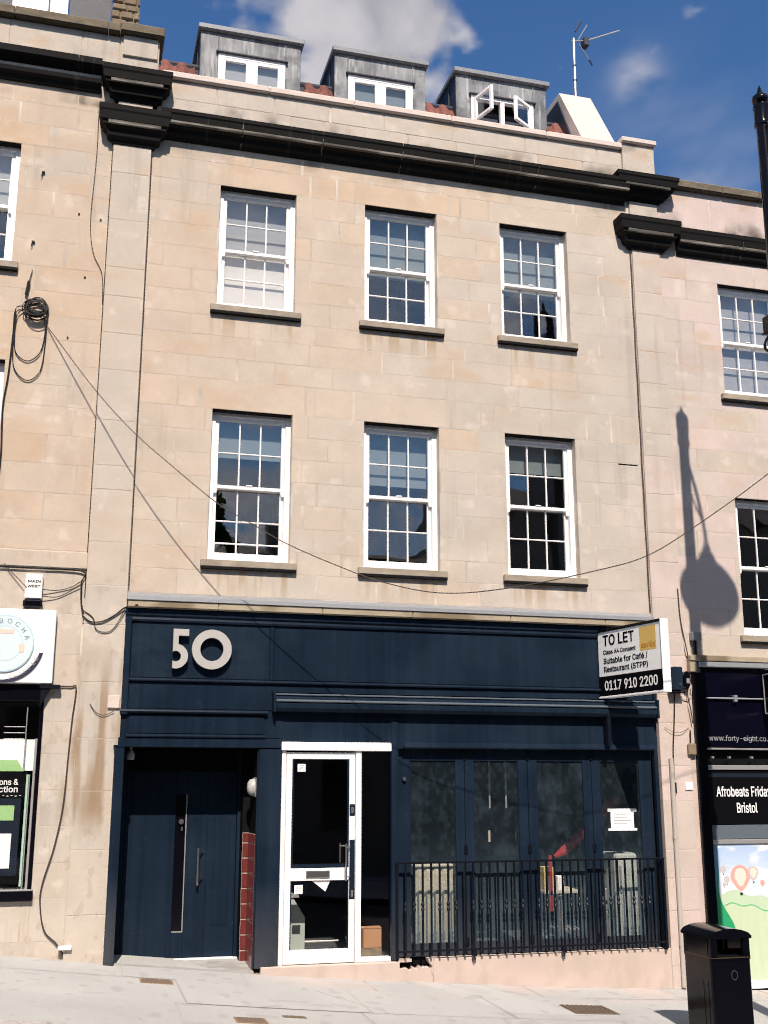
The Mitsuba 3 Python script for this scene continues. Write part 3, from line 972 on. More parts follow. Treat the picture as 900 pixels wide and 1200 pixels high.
put('second_leaf_panel', cat(bev(1.60, 1.605, YD - .004, YD + .004, .45, 2.0, .002), bev(1.75, 1.755, YD - .004, YD + .004, .45, 2.0, .002), bev(1.606, 1.749, YD - .004, YD + .004, .45, .456, .002)), 'navy', ed)
put('kick_line', bev(.70, .95, YD - .003, YD + .001, .375, .383, .001), 'navy_worn', ed)
put('meeting_bead', bev(1.511, 1.523, YD - .008, YD + .004, .135, 2.045, .003), 'navy_worn', ed)
put('handle', cat(tube([(1.425, YD - .07, .86), (1.425, YD - .07, 1.24)], .012, 8), tube([(1.425, YD - .07, .92), (1.49, YD, .92)], .009, 6), tube([(1.425, YD - .07, 1.19), (1.49, YD, 1.19)], .009, 6)), 'steel', ed, smooth=40)
put('lock_cylinder', lathe([(0, -.03), (.026, -.03), (.03, -.02), (.03, 0.)], (1.235, YD - .0, 1.515), 14, 'y'), 'steel', ed, smooth=40)
put('key_flap', bev(1.235, 1.255, YD - .012, YD + .02, 1.42, 1.46, .003), 'steel', ed)
put('threshold', bev(.57, 1.87, YD - .06, YD + .06, .115, .132, .003), 'white_upvc', ed)

# white shop door with side light
sd = branch(house, 'shop_door')
put('transom_frame', cat(bev(2.20, 3.393, -.02, .05, 2.585, 2.63, .004), bev(3.36, 3.393, -.02, .05, 2.345, 2.584, .004)), 'navy', sd)
put('transom_pane', quad((2.20, .03, 2.34), (3.36, .03, 2.34), (3.36, .03, 2.59), (2.20, .03, 2.59)), 'shop_glass', sd)
put('head', bev(2.188, 3.393, -.065, .06, 2.252, 2.342, .005), 'white_upvc', sd)
put('frame', cat(bev(2.20, 2.245, -.03, .06, .115, 2.25, .004), bev(3.006, 3.066, -.035, .06, .115, 2.25, .004), bev(3.066, 3.39, -.03, .06, .115, .16, .004)), 'white_upvc', sd)
put('leaf', cat(bev(2.252, 2.315, -.022, .03, .12, 2.235, .004), bev(2.935, 2.998, -.022, .03, .12, 2.235, .004), bev(2.315, 2.935, -.022, .03, 2.165, 2.235, .004), bev(2.315, 2.935, -.022, .03, .12, .255, .004), bev(2.315, 2.935, -.024, .03, .93, 1.055, .004)), 'white_upvc', sd)
put('gasket', cat(bx(2.3152, 2.9348, -.012, .006, 1.0552, 1.095), bx(2.316, 2.328, -.010, .006, .2555, .9295), bx(2.922, 2.934, -.010, .006, .2555, .9295), bx(2.316, 2.334, -.010, .006, 1.0955, 2.1645), bx(2.916, 2.934, -.010, .006, 1.0955, 2.1645)), 'navy', sd)
put('upper_pane', quad((2.316, .004, 1.09), (2.934, .004, 1.09), (2.934, .004, 2.17), (2.316, .004, 2.17)), 'shop_glass', sd)
put('lower_pane', quad((2.316, .004, .25), (2.934, .004, .25), (2.934, .004, .93), (2.316, .004, .93)), 'shop_glass', sd)
put('side_pane', quad((3.06, .012, .16), (3.393, .012, .16), (3.393, .012, 2.255), (3.06, .012, 2.255)), 'shop_glass', sd)
put('letter_plate', bev(2.475, 2.73, -.04, -.0245, .955, 1.03, .006), 'steel', sd)
put('lock_plate', bev(2.938, 2.996, -.03, -.0225, .74, 1.335, .003), 'navy', sd)
put('lock_plate', bev(2.938, 2.996, -.03, -.0225, 1.58, 1.70, .003), 'navy', sd)
put('lock_cylinder', cat(bev(2.955, 2.978, -.042, -.0302, 1.61, 1.67, .005), bev(2.955, 2.978, -.042, -.0302, .765, .83, .005)), 'steel', sd)
put('pull_handle', cat(tube([(2.885, -.105, .93), (2.885, -.105, 1.30)], .011, 8), tube([(2.885, -.105, .965), (2.95, -.03, .965)], .008, 6), tube([(2.885, -.105, 1.265), (2.95, -.03, 1.265)], .008, 6)), 'steel', sd, smooth=40)
put('pull_handle', cat(tube([(2.86, .07, 1.10), (2.86, .07, 1.30)], .010, 8), tube([(2.86, .07, 1.27), (2.94, .03, 1.27)], .007, 6)), 'steel', sd, smooth=40)

# folding shop window
sw = branch(house, 'shop_window')
put('header_panel', bev(3.53, 5.005, -.020, .03, 2.36, 2.575, .004), 'navy', sw)
put('header_panel', bev(5.035, 6.555, -.020, .03, 2.36, 2.575, .004), 'navy', sw)
put('header_frame', cat(bev(3.476, 3.528, -.034, .03, 2.28, 2.64, .004), bev(5.007, 5.033, -.034, .03, 2.36, 2.6, .004), bev(6.557, 6.60, -.034, .03, .12, 2.64, .004), bev(3.528, 6.557, -.030, .03, 2.577, 2.64, .004)), 'navy', sw)
put('header_bead', extx([(.03, 2.285), (-.06, 2.285), (-.068, 2.30), (-.06, 2.335), (-.03, 2.352), (.03, 2.352)], 3.53, 6.556), 'navy', sw)
ST = [(3.478, 3.638), (4.155, 4.372), (4.895, 5.13), (5.685, 5.905), (6.395, 6.555)]
for i, (a, b) in enumerate(ST):
    y = .055
    if 0 < i < 4:
        mid = (a + b) / 2
        put('stile', bev(a, mid - .003, y, y + .05, .135, 2.283, .006), 'navy_splashed', sw)
        put('stile', bev(mid + .003, b, y, y + .05, .135, 2.283, .006), 'navy_splashed', sw)
        put('shadow_gap', bx(mid - .004, mid + .004, y + .02, y + .05, .135, 2.283), 'black_matt', sw)
        put('hinge', cat(*[bev(mid - .022, mid + .022, y - .014, y + .001, zz, zz + .09, .004) for zz in (2.17, 1.17, .22)]), 'black_iron', sw)
    else:
        put('stile', bev(a, b, y, y + .05, .135, 2.283, .006), 'navy_splashed', sw)
for (a, b), (c, d) in zip(ST[:-1], ST[1:]):
    put('rail', bev(b, c, .057, .10, 2.155, 2.283, .005), 'navy', sw)
    put('rail', bev(b, c, .057, .10, .135, .265, .005), 'navy_splashed', sw)
    v, f = quad((b - .005, .078, .26), (c + .005, .078, .26), (c + .005, .078, 2.16), (b - .005, .078, 2.16))
    put('pane', (v, f), 'dusty_glass', sw, uv=np.array([[0, 0], [1, 0], [1, 1], [0, 1.]]))
put('door_knob', lathe([(0, -.04), (.02, -.04), (.024, -.025), (.012, -.01), (.012, 0)], (3.56, .055, 1.96), 12, 'y'), 'steel', sw, smooth=40)
# pink rendered stall riser, broken open at its left end
pl = branch(house, 'stall_riser')


def riser(x0, x1, zt, yf, n=14, rough=.0, seed=0):
    R = random.Random(seed)
    xs = np.linspace(x0, x1, n + 1)
    v, f = [], []
    for x in xs:
        t = zt + (R.uniform(-rough, rough) if rough else 0)
        v += [(x, yf, -.6), (x, yf, t - .01), (x, yf + .01, t), (x, .12, t)]
    for i in range(n):
        for k in range(3):
            f.append([i * 4 + k, (i + 1) * 4 + k, (i + 1) * 4 + k + 1, i * 4 + k + 1])
    v, f = np.array(v, float), np.array(f)
    cap = np.array([[0, 1, 2, 3], [n * 4 + 3, n * 4 + 2, n * 4 + 1, n * 4]])
    return cat((v, f), (v, cap))


put('render', riser(3.86, 6.66, .128, -.012, 10), 'pink_render', pl)
put('broken_stub', riser(3.475, 3.858, .035, .004, 16, .02, 3), 'pink_render', pl)
put('void', bx(3.475, 3.86, .10, .14, -.1, .14), 'black_matt', pl)
put('broken_edge', bx(3.477, 3.62, -.02, .06, .098, .128), 'pink_render', pl)
put('broken_edge', exty([(3.80, .128), (3.858, .128), (3.858, -.05), (3.84, .0), (3.85, .05), (3.82, .08)], -.010, .11), 'pink_render', pl)
put('door_step', riser(2.02, 3.474, .112, -.07, 8), 'pink_render', pl)
put('broken_stub', riser(1.955, 2.019, .06, -.06, 4, .012, 4), 'rubble', pl)

# house number
nb = branch(house, 'house_number')
ring = Point(1.41, 3.285).buffer(.208, 32).difference(Point(1.41, 3.285).buffer(.122, 32))
put('digit_zero', exty(ring, -.135, -.085), 'satin_letter', nb)
put('stand_off', cat(*[tube([(1.41 + dx, -.09, 3.285 + dz), (1.41 + dx, -.05, 3.285 + dz)], .008, 6) for dx, dz in ((-.16, 0), (.16, 0), (0, .16), (0, -.16))]), 'black_matt', nb)
bowl = Point(1.035, 3.205).buffer(.128, 32).difference(Point(1.035, 3.205).buffer(.055, 24))
five = sbox(.93, 3.42, 1.165, 3.49).union(sbox(.93, 3.29, 1.06, 3.42)).union(bowl).difference(sbox(.8, 3.1, 1.035, 3.275).difference(Point(1.035, 3.205).buffer(.128, 24).difference(Point(1.035, 3.205).buffer(.055, 24))))
five = five.intersection(sbox(1.005, 3.0, 1.3, 3.6))
five = max(five.geoms, key=lambda q: q.area) if hasattr(five, 'geoms') else five
put('digit_five', exty(five, -.135, -.085), 'satin_letter', nb)

# shop interior
ri = branch(house, 'shop_room')
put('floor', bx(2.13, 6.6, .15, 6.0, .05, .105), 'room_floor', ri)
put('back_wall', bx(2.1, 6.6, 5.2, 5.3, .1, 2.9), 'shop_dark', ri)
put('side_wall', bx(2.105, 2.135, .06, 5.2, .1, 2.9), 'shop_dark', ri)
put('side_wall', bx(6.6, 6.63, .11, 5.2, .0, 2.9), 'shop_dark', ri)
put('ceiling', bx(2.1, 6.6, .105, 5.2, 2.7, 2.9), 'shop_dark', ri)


def radiator():
    t = thing('radiator', 'cream column radiator behind the first folding pane left of the shop window', 'radiator')
    for k in range(5):
        x = 3.76 + k * .098
        put('column', bev(x, x + .088, .26, .36, .20, 1.02, .03), 'cream_metal', t)
    put('top_shelf', bev(3.74, 4.26, .24, .38, 1.025, 1.05, .006), 'cream_metal', t)
    put('base', bev(3.76, 4.24, .28, .34, .106, .195, .006), 'grey_alu', t)


radiator()
t = thing('fridge', 'pale fridge standing behind the last pane of the shop window', 'fridge')
put('body', bev(6.17, 6.56, .32, .80, .135, 1.13, .02), 'appliance', t)
put('door', bev(6.172, 6.558, .285, .318, .16, 1.12, .012), 'appliance', t)
put('foot', cat(*[bev(a, a + .04, .34, .38, .106, .134, .003) for a in (6.2, 6.49)]), 'black_matt', t)
put('handle', bev(6.20, 6.222, .262, .284, .7, 1.0, .006), 'grey_alu', t)
t = thing('hanging_screen', 'black flat screen seen through the second folding pane', 'screen')
put('case', bev(4.50, 5.08, .42, .48, 1.18, 1.64, .012), 'black_paint', t)
put('bracket', cat(tube([(4.70, .45, 1.64), (4.70, .45, 2.69)], .012, 6), tube([(4.90, .45, 1.64), (4.90, .45, 2.69)], .012, 6)), 'galvanised', t)
put('grip', cat(bev(4.66, 4.685, .405, .4195, 1.27, 1.40, .004), bev(4.985, 5.0, .405, .4195, 1.28, 1.38, .004)), 'cream_metal', t)
t = put('reflection_tube', tube(smoothpath([(5.67, .9, 1.07), (5.82, .9, 1.15), (6.05, .9, 1.34), (6.28, .9, 1.54), (6.46, .9, 1.68), (6.56, .9, 1.75)], 5), np.interp(np.arange(26), [0, 4, 12, 20, 25], [.02, .055, .06, .065, .05]), 8), 'dull_red', smooth=40, label='added red tube imitating a reflection across the two right hand shop panes', category='cloth')  # red tube shaped after a red reflection on the panes
t = thing('work_table', 'small dark work table behind the third pane of the shop window', 'table')
put('top', bev(5.30, 5.90, .35, .85, .70, .735, .005), 'cream_metal', t)
for a in (5.50, 5.86):
    for b in (.37, .80):
        put('leg', bev(a - .02, a + .02, b, b + .04, .106, .699, .003), 'grey_alu', t)
put('shelf', bev(5.49, 5.88, .38, .82, .30, .32, .004), 'grey_alu', t)
put('storage_box', cat(bev(5.32, 5.44, .40, .56, .736, .99, .004)), 'yellow_card', label='yellow box standing on the work table in the shop', category='box')
put('storage_box', cat(bev(5.475, 5.555, .38, .5, .736, .89, .004)), 'paper', label='small white carton on the work table beside the yellow box', category='box')
put('red_pole', tube([(5.37, .33, .52), (5.37, .33, 1.12)], .022, 8), 'dull_red', smooth=40, label='upright red pole in front of the yellow box inside the shop', category='pole')
t = thing('cabinet', 'slim grey cabinet between the work table and the fridge inside the shop', 'cabinet')
put('body', bev(5.93, 6.12, .45, .80, .106, .74, .006), 'appliance', t)
put('drawer_front', bev(5.94, 6.11, .435, .4495, .5, .72, .004), 'grey_alu', t)
put('drawer_front', bev(5.94, 6.11, .435, .4495, .14, .48, .004), 'grey_alu', t)
t = thing('cardboard_box', 'brown cardboard box on the floor behind the side light of the shop door', 'box')
put('body', bev(3.19, 3.39, .34, .56, .20, .40, .004), 'cardboard', t)
put('flap', exty([(3.19, .402), (3.39, .402), (3.37, .425), (3.21, .425)], .335, .345), 'cardboard', t)
put('plinth_block', bev(3.15, 3.39, .33, .58, .106, .198, .004), 'rubble', label='stone block under the cardboard box inside the shop', category='block')
t = thing('shop_counter', 'pale counter with a sloping end inside the white shop door', 'counter')
put('end_panel', exty([(2.36, .106), (2.57, .106), (2.57, .52), (2.44, .72), (2.36, .72)], .45, .50), 'appliance', t)
put('top', bev(2.36, 2.50, .43, 1.4, .722, .745, .004), 'grey_alu', t)
put('floor_mat', bev(2.58, 2.93, .18, .9, .106, .118, .003), 'cream_metal', label='pale mat on the shop floor behind the lower door pane', category='mat')
put('foot_rail', tube([(2.58, .5, .27), (2.95, .5, .27)], .012, 8), 'steel', smooth=40, label='steel foot rail behind the lower pane of the shop door', category='rail')


def sticker(x0, x1, z0, z1, y, label, name='paper_notice', skew=0.):
    t = thing(name, label, 'notice')
    put('sheet', exty([(x0, z0), (x1, z0 - skew), (x1, z1 - skew), (x0, z1)], y - .001, y), 'paper', t)
    w = x1 - x0
    n = 4
    put('lettering', cat(*[bx(x0 + .15 * w, x1 - (.15 + .2 * ((k * 7) % 3) / 2) * w, y - .0022, y - .0012, z1 - (z1 - z0) * (.22 + .18 * k) - .004, z1 - (z1 - z0) * (.22 + .18 * k) + .002) for k in range(n)]), 'print_grey', t)


sticker(2.375, 2.46, 2.035, 2.115, .002, 'small white notice at the top left of the upper shop door pane')
sticker(2.36, 2.45, .80, .89, .002, 'small white notice at the top left of the lower shop door pane')
sticker(3.195, 3.285, 2.48, 2.555, .028, 'white notice in the dark transom above the shop door', skew=.008)
t = put('folded_paper', exty([(2.55, .925), (2.74, .925), (2.69, .82)], .0005, .0025), 'paper', label='folded white letter stuck below the letter plate of the shop door', category='letter')
t = thing('window_notice', 'white notice with wide tape ends on the right hand folding pane', 'notice')
put('sheet', exty([(6.02, 1.42), (6.31, 1.42), (6.31, 1.60), (6.02, 1.60)], .0740, .0765), 'paper', t)
put('tape', cat(bx(5.985, 6.345, .0725, .0738, 1.60, 1.635), bx(5.985, 6.345, .0725, .0738, 1.392, 1.42)), 'paper', t)
put('lettering', cat(*[bx(6.06, 6.27 - .05 * (k % 2), .0730, .0738, 1.57 - .035 * k, 1.578 - .035 * k) for k in range(4)]), 'print_grey', t)

# window railing
rl = thing('window_railing', 'low black iron railing in front of the folding shop window', 'railing')
put('top_rail', bev(3.425, 6.585, -.090, -.060, 1.083, 1.103, .004), 'black_iron', rl)
put('bottom_rail', bev(3.435, 6.575, -.085, -.065, .195, .217, .004), 'black_iron', rl)
nb_ = 34
for k in range(nb_):
    x = 3.445 + (6.565 - 3.445) * k / (nb_ - 1)
    end = k in (0, nb_ - 1)
    m = [bx(x - .009, x + .009, -.084, -.066, .165, 1.083)] if not end else [bx(x - .012, x + .012, -.087, -.063, .14, 1.083)]
    if not end and k % 4:
        m.append(lathe([(.008, .58), (.021, .62), (.012, .645), (.021, .67), (.008, .71)], (x, -.075, 0), 8))
    put('baluster', cat(*m), 'black_iron', rl)
for x in (4.30, 5.33):
    put('stay', cat(tube([(x, -.075, .20), (x, -.075, .11), (x, -.005, .09)], .009, 6), bev(x - .022, x + .022, -.10, -.055, .14, .195, .006)), 'black_iron', rl)

# ---------------------------------------------------------------- left-hand house
left = thing('stone_townhouse', 'ochre stone house on the left with the round bubble tea sign on its front', 'house')
LW = [(-1.84, -.92, 7.47, 8.93), (-1.86, -.90, 4.6, 6.34)]
tone_left = lambda R, x, z: R.choice([.55, .62, .7, .74, .8, .7]) + (R.uniform(.2, .4) if R.random() < .12 else 0)
LSH = (-4.5, -.25, .80, 2.84)
lw = put('wall', cells(-6, .10, -.2, 10.1, wid(LW) + [LSH], .002, .30), 'mortar', left)
CO_L = [.1, .42, .82, 1.15, 1.50, 1.85, 2.20, 2.52, 2.86, 3.2, 3.62, 4.09]
ashlar(lw, -2.6, .092, CO_L, [LSH], 0, .06, lambda R, x, z: R.uniform(.0, .35), lens=(.6, 1.2), seed=41)
ashlar(lw, -3.2, .092, [4.285, 4.60, 4.90, 5.22, 5.54, 5.86, 6.10, 6.34, 6.62, 6.90, 7.18, 7.47, 7.78, 8.08, 8.38, 8.66, 8.93, 9.2, 9.46, 9.72], LW, 0, .06, tone_left, lens=(.5, 1.15), seed=43)
put('string_course', bev(-3.2, .09, -.028, .05, 4.095, 4.275, .008), 'stone', left, uv=(.35, .5))
for i, (a, b, c, d) in enumerate(LW):
    sash_window(left, a, b, c, d, blind_and_sheen=(8.2, 'blind_grey') if i == 0 else None, seed=60 + i)
for hx, hz in ((-.655, 8.60), (-.705, 7.74), (-.24, 8.15), (.0, 8.11), (-.13, 7.39), (-.27, 6.66)):
    put('hook', cat(bev(hx - .016, hx + .016, -.03, -.001, hz - .012, hz + .012, .004), tube([(hx - .01, -.02, hz - .01), (hx - .016, -.03, hz - .06)], .006, 5)) if hx < -.5 else bev(hx - .010, hx + .010, -.015, -.001, hz - .010, hz + .010, .003), 'rubber', left)
tone_pil = lambda R, x, z: R.uniform(.05, .3) if z > 3.9 else R.uniform(-.05, .12)
pilaster(left, .09, .515, .05, 9.06, -.055, tone_pil, 15)
# lower and upper breaks over the pilaster, the frieze between, the house's own cornice
cornice_break(left, .10, .52, -.05, 9.06, .19, .40)
cornice_break(left, .10, .52, -.05, 9.62, .19, .36)
put('frieze_block', block(.115, .505, 9.46, 9.62, -.055, .2), 'stone', left, uv=(.1, .6))
cl = branch(left, 'cornice')
x = -3.2
while x < -.1:
    xe = min(-.09, x + .95)
    put('cornice_stone', cat(extx([(.1, 9.92), (-.08, 9.92), (-.12, 9.96), (-.17, 9.98), (-.17, 10.06), (-.04, 10.10), (.1, 10.1)], x + .002, xe - .002)), 'soot_black', cl, uv=(0., rnd.random()))
    put('frieze_stone', block(x + .002, xe - .002, 9.835, 9.918, -.045, .2), 'stone', cl, uv=(.3, rnd.random()))
    put('cornice_stone', cat(extx([(.1, 9.70), (-.05, 9.70), (-.07, 9.75), (-.12, 9.77), (-.13, 9.82), (-.04, 9.834), (.1, 9.834)], x + .002, xe - .002)), 'soot_black', cl, uv=(0., rnd.random()))
    x = xe
lp = put('parapet', bx(-6, .55, .008, .26, 10.0, 10.5), 'mortar', left)
ashlar(lp, -3.2, .10, [10.1, 10.50], [], 0, .05, lambda R, x, z: R.uniform(.1, .4), lens=(.7, 1.3), seed=44)
put('ashlar_block', block(.105, .55, 10.02, 10.50, -.02, .2), 'stone', lp, uv=(.1, .4))
put('ashlar_block', block(.13, .53, 10.24, 10.503, -.05, .2), 'stone', lp, uv=(.2, .4))
x = -3.2
while x < .05:
    xe = min(.09, x + 1.05)
    put('coping_stone', bev(x + .002, xe - .002, -.10, .34, 10.503, 10.62, .012), 'coping_lichen', lp)
    x = xe
put('coping_stone', bev(.092, .60, -.13, .36, 10.506, 10.63, .014), 'coping_lichen', lp)
ch = put('chimney', cells(-.02, .30, 10.2, 11.6, [], .42, 1.2), 'rubble', left)
R_ = random.Random(12)
z = 10.45
while z < 11.55:
    h = R_.uniform(.09, .15)
    x = -.03
    while x < .28:
        w = R_.uniform(.09, .2)
        put('rubble_stone', bev(x + .006, min(x + w, .31) - .006, .39 + R_.uniform(-.01, .012), .44, z + .006, z + h - .006, .016), 'rubble', ch)
        x += w
    z += h
ldm = branch(left, 'dormer')
put('face_panel', cat(bx(-1.35, -.75, .62, .68, 10.55, 11.6), bx(-.53, -.04, .62, .68, 10.55, 11.6)), 'lead_dark', ldm)
put('window_frame', cat(bev(-1.2, -.78, .60, .66, 10.62, 11.5, .005), bev(-.76, -.55, .585, .66, 10.60, 11.5, .005)), 'white_upvc', ldm)
put('gutter', cat(bev(-.52, -.06, .35, .62, 10.78, 10.83, .01), tube([(-.5, .4, 10.87), (-.08, .42, 10.86)], .03, 6)), 'black_iron', ldm)

# left shop
lsh = branch(left, 'shop_window')
put('frame', cat(bev(-4.5, -.25, -.03, .05, 2.72, 2.885, .006), bev(-.285, -.25, -.02, .06, .905, 2.72, .004)), 'black_paint', lsh)
put('alu_edge', cat(bev(-.312, -.288, -.005, .05, .905, 2.35, .003), bev(-.345, -.335, .01, .05, .905, 2.0, .003)), 'grey_alu', lsh)
put('cill', bev(-4.5, -.235, -.06, .06, .80, .902, .008), 'black_paint', lsh)
put('cill_top', bev(-4.5, -.235, -.063, .05, .896, .91, .004), 'grey_alu', lsh)
put('pane', quad((-4.5, .06, .9), (-.285, .06, .9), (-.285, .06, 2.75), (-4.5, .06, 2.75)), 'shop_glass', lsh)
put('room', cat(bx(-4.5, -.2, 1.6, 1.65, .5, 2.9), bx(-.24, -.2, .08, 1.6, .5, 2.9), bx(-4.5, -.2, .08, 1.6, .45, .5), bx(-4.5, -.2, .08, 1.6, 2.86, 2.9)), 'black_matt', lsh)
put('white_band', bev(-4.5, -.29, .075, .08, 2.035, 2.345, .002), 'print_white', lsh)
put('menu_board', bev(-2.0, -.405, .085, .095, 1.03, 2.10, .002), 'dark_board', lsh)
put('banner', bev(-2.0, -.36, .076, .083, 1.775, 2.03, .002), 'print_black', lsh)
put('banner_top', exty([(-1.0, 2.032), (-.40, 2.032), (-.47, 2.14), (-1.0, 2.14)], .066, .072), 'green_print', lsh)
put('menu_label', bev(-1.5, -.465, .078, .084, 1.555, 1.70, .002), 'green_print', lsh)
put('menu_sheet', bev(-1.5, -.475, .078, .084, 1.10, 1.43, .002), 'print_white', lsh)
put('mint_edge', bev(-.372, -.350, .064, .072, .93, 2.0, .002), 'mint', lsh)
put('lettering', cat(text('ons &', .055, (-.63, .075, 1.90), width=.185, bold=True), text('ction', .055, (-.63, .075, 1.83), width=.185, bold=True), *[bx(-.63 + .04 * k, -.61 + .04 * k, .0745, .0755, 1.787 + .006 * (k % 2), 1.794 + .006 * (k % 2)) for k in range(6)]), 'print_white', lsh)
put('hanging_bar', cat(tube([(-.405, .03, 2.05), (-.405, .03, 2.66)], .006, 6), *[tube([(-.62, .1, 2.35 + .06 * k), (-.42, .1, 2.35 + .06 * k)], .005, 6) for k in range(3)]), 'grey_alu', lsh)

# round bubble tea sign
sg = thing('shop_sign', 'white shop sign with a pale blue round logo above the left shop window', 'sign')
put('panel', bev(-2.6, -.185, -.10, -.02, 2.893, 3.642, .008), 'print_white', sg)
SC = (-.675, 3.285)


def disc(r, y0, y1, m, nm, **kw):
    return put(nm, exty(Point(*SC).buffer(r, 40), y0, y1), m, sg, **kw)


put('swoosh', exty(Point(SC[0], SC[1]).buffer(.392, 48).difference(Point(SC[0] - .022, SC[1] + .022).buffer(.385, 48)).intersection(sbox(-1.0, 2.895, -.2, 3.2)), -.112, -.1005), 'navy_print', sg)
disc(.290, -.115, -.1005, 'blue_print', 'logo_rim')
disc(.280, -.118, -.1005, 'pale_blue_print', 'logo_face')
put('logo_ring', exty(Point(*SC).buffer(.178, 40).difference(Point(*SC).buffer(.174, 40)), -.120, -.1005), 'blue_print', sg)
put('logo_ribbon', exty(sbox(-.86, 3.385, -.585, 3.425), -.121, -.1005), 'peach_print', sg)
put('logo_ribbon', exty(sbox(-.515, 3.21, -.49, 3.27).buffer(.014), -.121, -.1005), 'peach_print', sg)


def arc_text(s, r, a0, da, h, m, flip=False):
    ms = []
    for i, chr_ in enumerate(s):
        if chr_ == ' ': continue
        a = math.radians(a0 + i * da)
        o = np.array([SC[0] + r * math.cos(a), -.1185, SC[1] + r * math.sin(a)])
        up = np.array([math.cos(a), 0, math.sin(a)]) * (-1 if flip else 1)
        u = np.array([up[2], 0, -up[0]])
        ms.append(text(chr_, h, o, u, up, centre=True, depth=.002))
    return put('lettering', cat(*ms), m, sg)


arc_text('ABOCHA', .205, 122, -21, .048, 'blue_dark')
mat('blue_dark', (.10, .17, .25), .5)
arc_text('TEA & FRAPPES', .372, 232, 8.6, .044, 'print_grey', flip=True)
ab = thing('alarm_box', 'white alarm box with a black lower half high on the left house', 'alarm')
put('case', bev(-.515, -.345, -.07, -.001, 3.755, 4.015, .01), 'print_white', ab)
put('sounder', bev(-.525, -.335, -.085, -.001, 3.66, 3.752, .02), 'black_paint', ab)
put('lettering', cat(text('MAIN', .024, (-.495, -.0705, 3.925), width=.13, bold=True), text('WEST', .024, (-.495, -.0705, 3.875), width=.13, bold=True)), 'print_black', ab)

# ---------------------------------------------------------------- right-hand house
right = thing('stone_townhouse', 'pinkish stone house on the right above the black bar front', 'house')
RW = [(7.87, 8.79, 6.77, 8.30), (7.89, 8.81, 3.67, 5.40)]
tone_right = lambda R, x, z: (R.uniform(-1.0, -.5) if R.random() < .75 else R.uniform(-.1, .25))
rwl = put('wall', cells(6.62, 13, 3.2, 9.62, wid(RW), .002, .30), 'mortar', right)
ashlar(rwl, 6.628, 11.5, [3.40, 3.66, 3.98, 4.30, 4.62, 4.94, 5.2, 5.40, 5.72, 6.0, 6.28, 6.54, 6.77, 7.1, 7.42, 7.72, 8.02, 8.30, 8.62], RW, 0, .06, tone_right, lens=(.6, 1.3), seed=51)
ashlar(rwl, 7.03, 11.5, [9.04, 9.58], [], 0, .06, lambda R, x, z: -.95, lens=(1.2, 1.9), seed=52)
for i, (a, b, c, d) in enumerate(RW):
    sash_window(right, a, b, c, d, blind_and_sheen=(c + .1, 'net_grey') if i == 0 else None, seed=70 + i, r=.09)
rp = pilaster(right, 6.64, 7.03, -.45, 8.62, -.026, lambda R, x, z: R.uniform(-1.0, -.4) if z < 3.4 else R.uniform(-.7, .1), 25)
put('pier_side', block(7.032, 7.19, -.5, 3.38, -.01, .2), 'pink_render', right)
cornice_break(right, 6.60, 7.06, -.03, 8.62, .20, .38)
put('frieze_block', block(6.63, 7.03, 9.05, 9.30, -.035, .2), 'stone', right, uv=(.0, .6))
cornice_break(right, 6.60, 7.04, -.03, 9.31, .22, .30)
cornice(right, 7.28, 11.4, 0, 8.62, .16, .34, 9)
x = 7.25
while x < 11.3:
    xe = x + rnd.uniform(.5, .8)
    put('coping_stone', bev(x + .002, xe - .002, -.09, .34, 9.585, 9.70, .014), 'coping_lichen', right)
    x = xe

# black bar front
bf = branch(right, 'bar_front')
put('back_board', bx(7.12, 11, .05, .10, -.7, 3.40), 'black_matt', bf)
put('pier', bev(7.10, 7.235, -.06, .05, -.6, 3.20, .008), 'black_paint', bf)
put('capping', bev(7.06, 11, -.11, .05, 3.33, 3.40, .008), 'ledge_stone', bf)
put('trim', bev(7.17, 11, -.10, .0, 3.265, 3.325, .006), 'galvanised', bf)
put('cap_block', bev(7.06, 7.155, -.09, .05, 3.20, 3.328, .006), 'ledge_stone', bf)
put('fascia', bev(7.245, 11, -.03, .05, 2.33, 3.26, .004), 'bar_fascia', bf)
mat('bar_fascia', (.002, .002, .008), .2, spec=.25)
put('fascia_tube', cat(tube([(7.26, -.06, 2.90), (11, -.06, 2.90)], .010, 8)), 'galvanised', bf, smooth=40)
put('tube_clamp', bev(7.63, 7.67, -.085, -.03, 2.86, 2.94, .004), 'galvanised', bf)
put('lettering', text('www.forty-eight.co.uk', .062, (7.275, -.0305, 2.405), width=.89, depth=.003), 'print_grey', bf)
put('trim', bev(7.24, 11, -.055, -.0, 2.30, 2.322, .004), 'grey_alu', bf)
for xx in (7.30, 7.52, 7.82):
    put('fixing', bev(xx, xx + .025, -.05, -.0, 2.20, 2.225, .004), 'galvanised', bf)
put('frame', cat(bev(7.17, 11, -.045, .04, 2.07, 2.125, .005), bev(7.17, 7.205, -.04, .04, 1.29, 2.07, .005), bev(7.17, 11, -.045, .04, 1.235, 1.285, .005)), 'grey_alu', bf)
put('lower_frame', cat(bev(7.17, 7.215, -.03, .04, -.25, 1.235, .004), bev(7.17, 11, -.035, .04, -.34, -.25, .005)), 'print_white', bf)
put('foot', bev(7.12, 11, -.06, .05, -.62, -.342, .006), 'black_paint', bf)
bn = thing('bar_banner', 'black banner with white lettering in the window of the bar at the right', 'sign')
put('panel', bev(7.21, 10.9, -.022, .02, 1.45, 2.065, .003), 'print_black', bn)
put('lettering', cat(text('Afrobeats Fridays', .108, (7.335, -.0225, 1.77), width=.775, bold=True), text('Bristol', .108, (7.585, -.0225, 1.585), width=.28, bold=True)), 'print_white', bn)
put('bottom_strip', bev(7.21, 10.9, -.020, .02, 1.29, 1.445, .003), 'blue_highlight', bn)
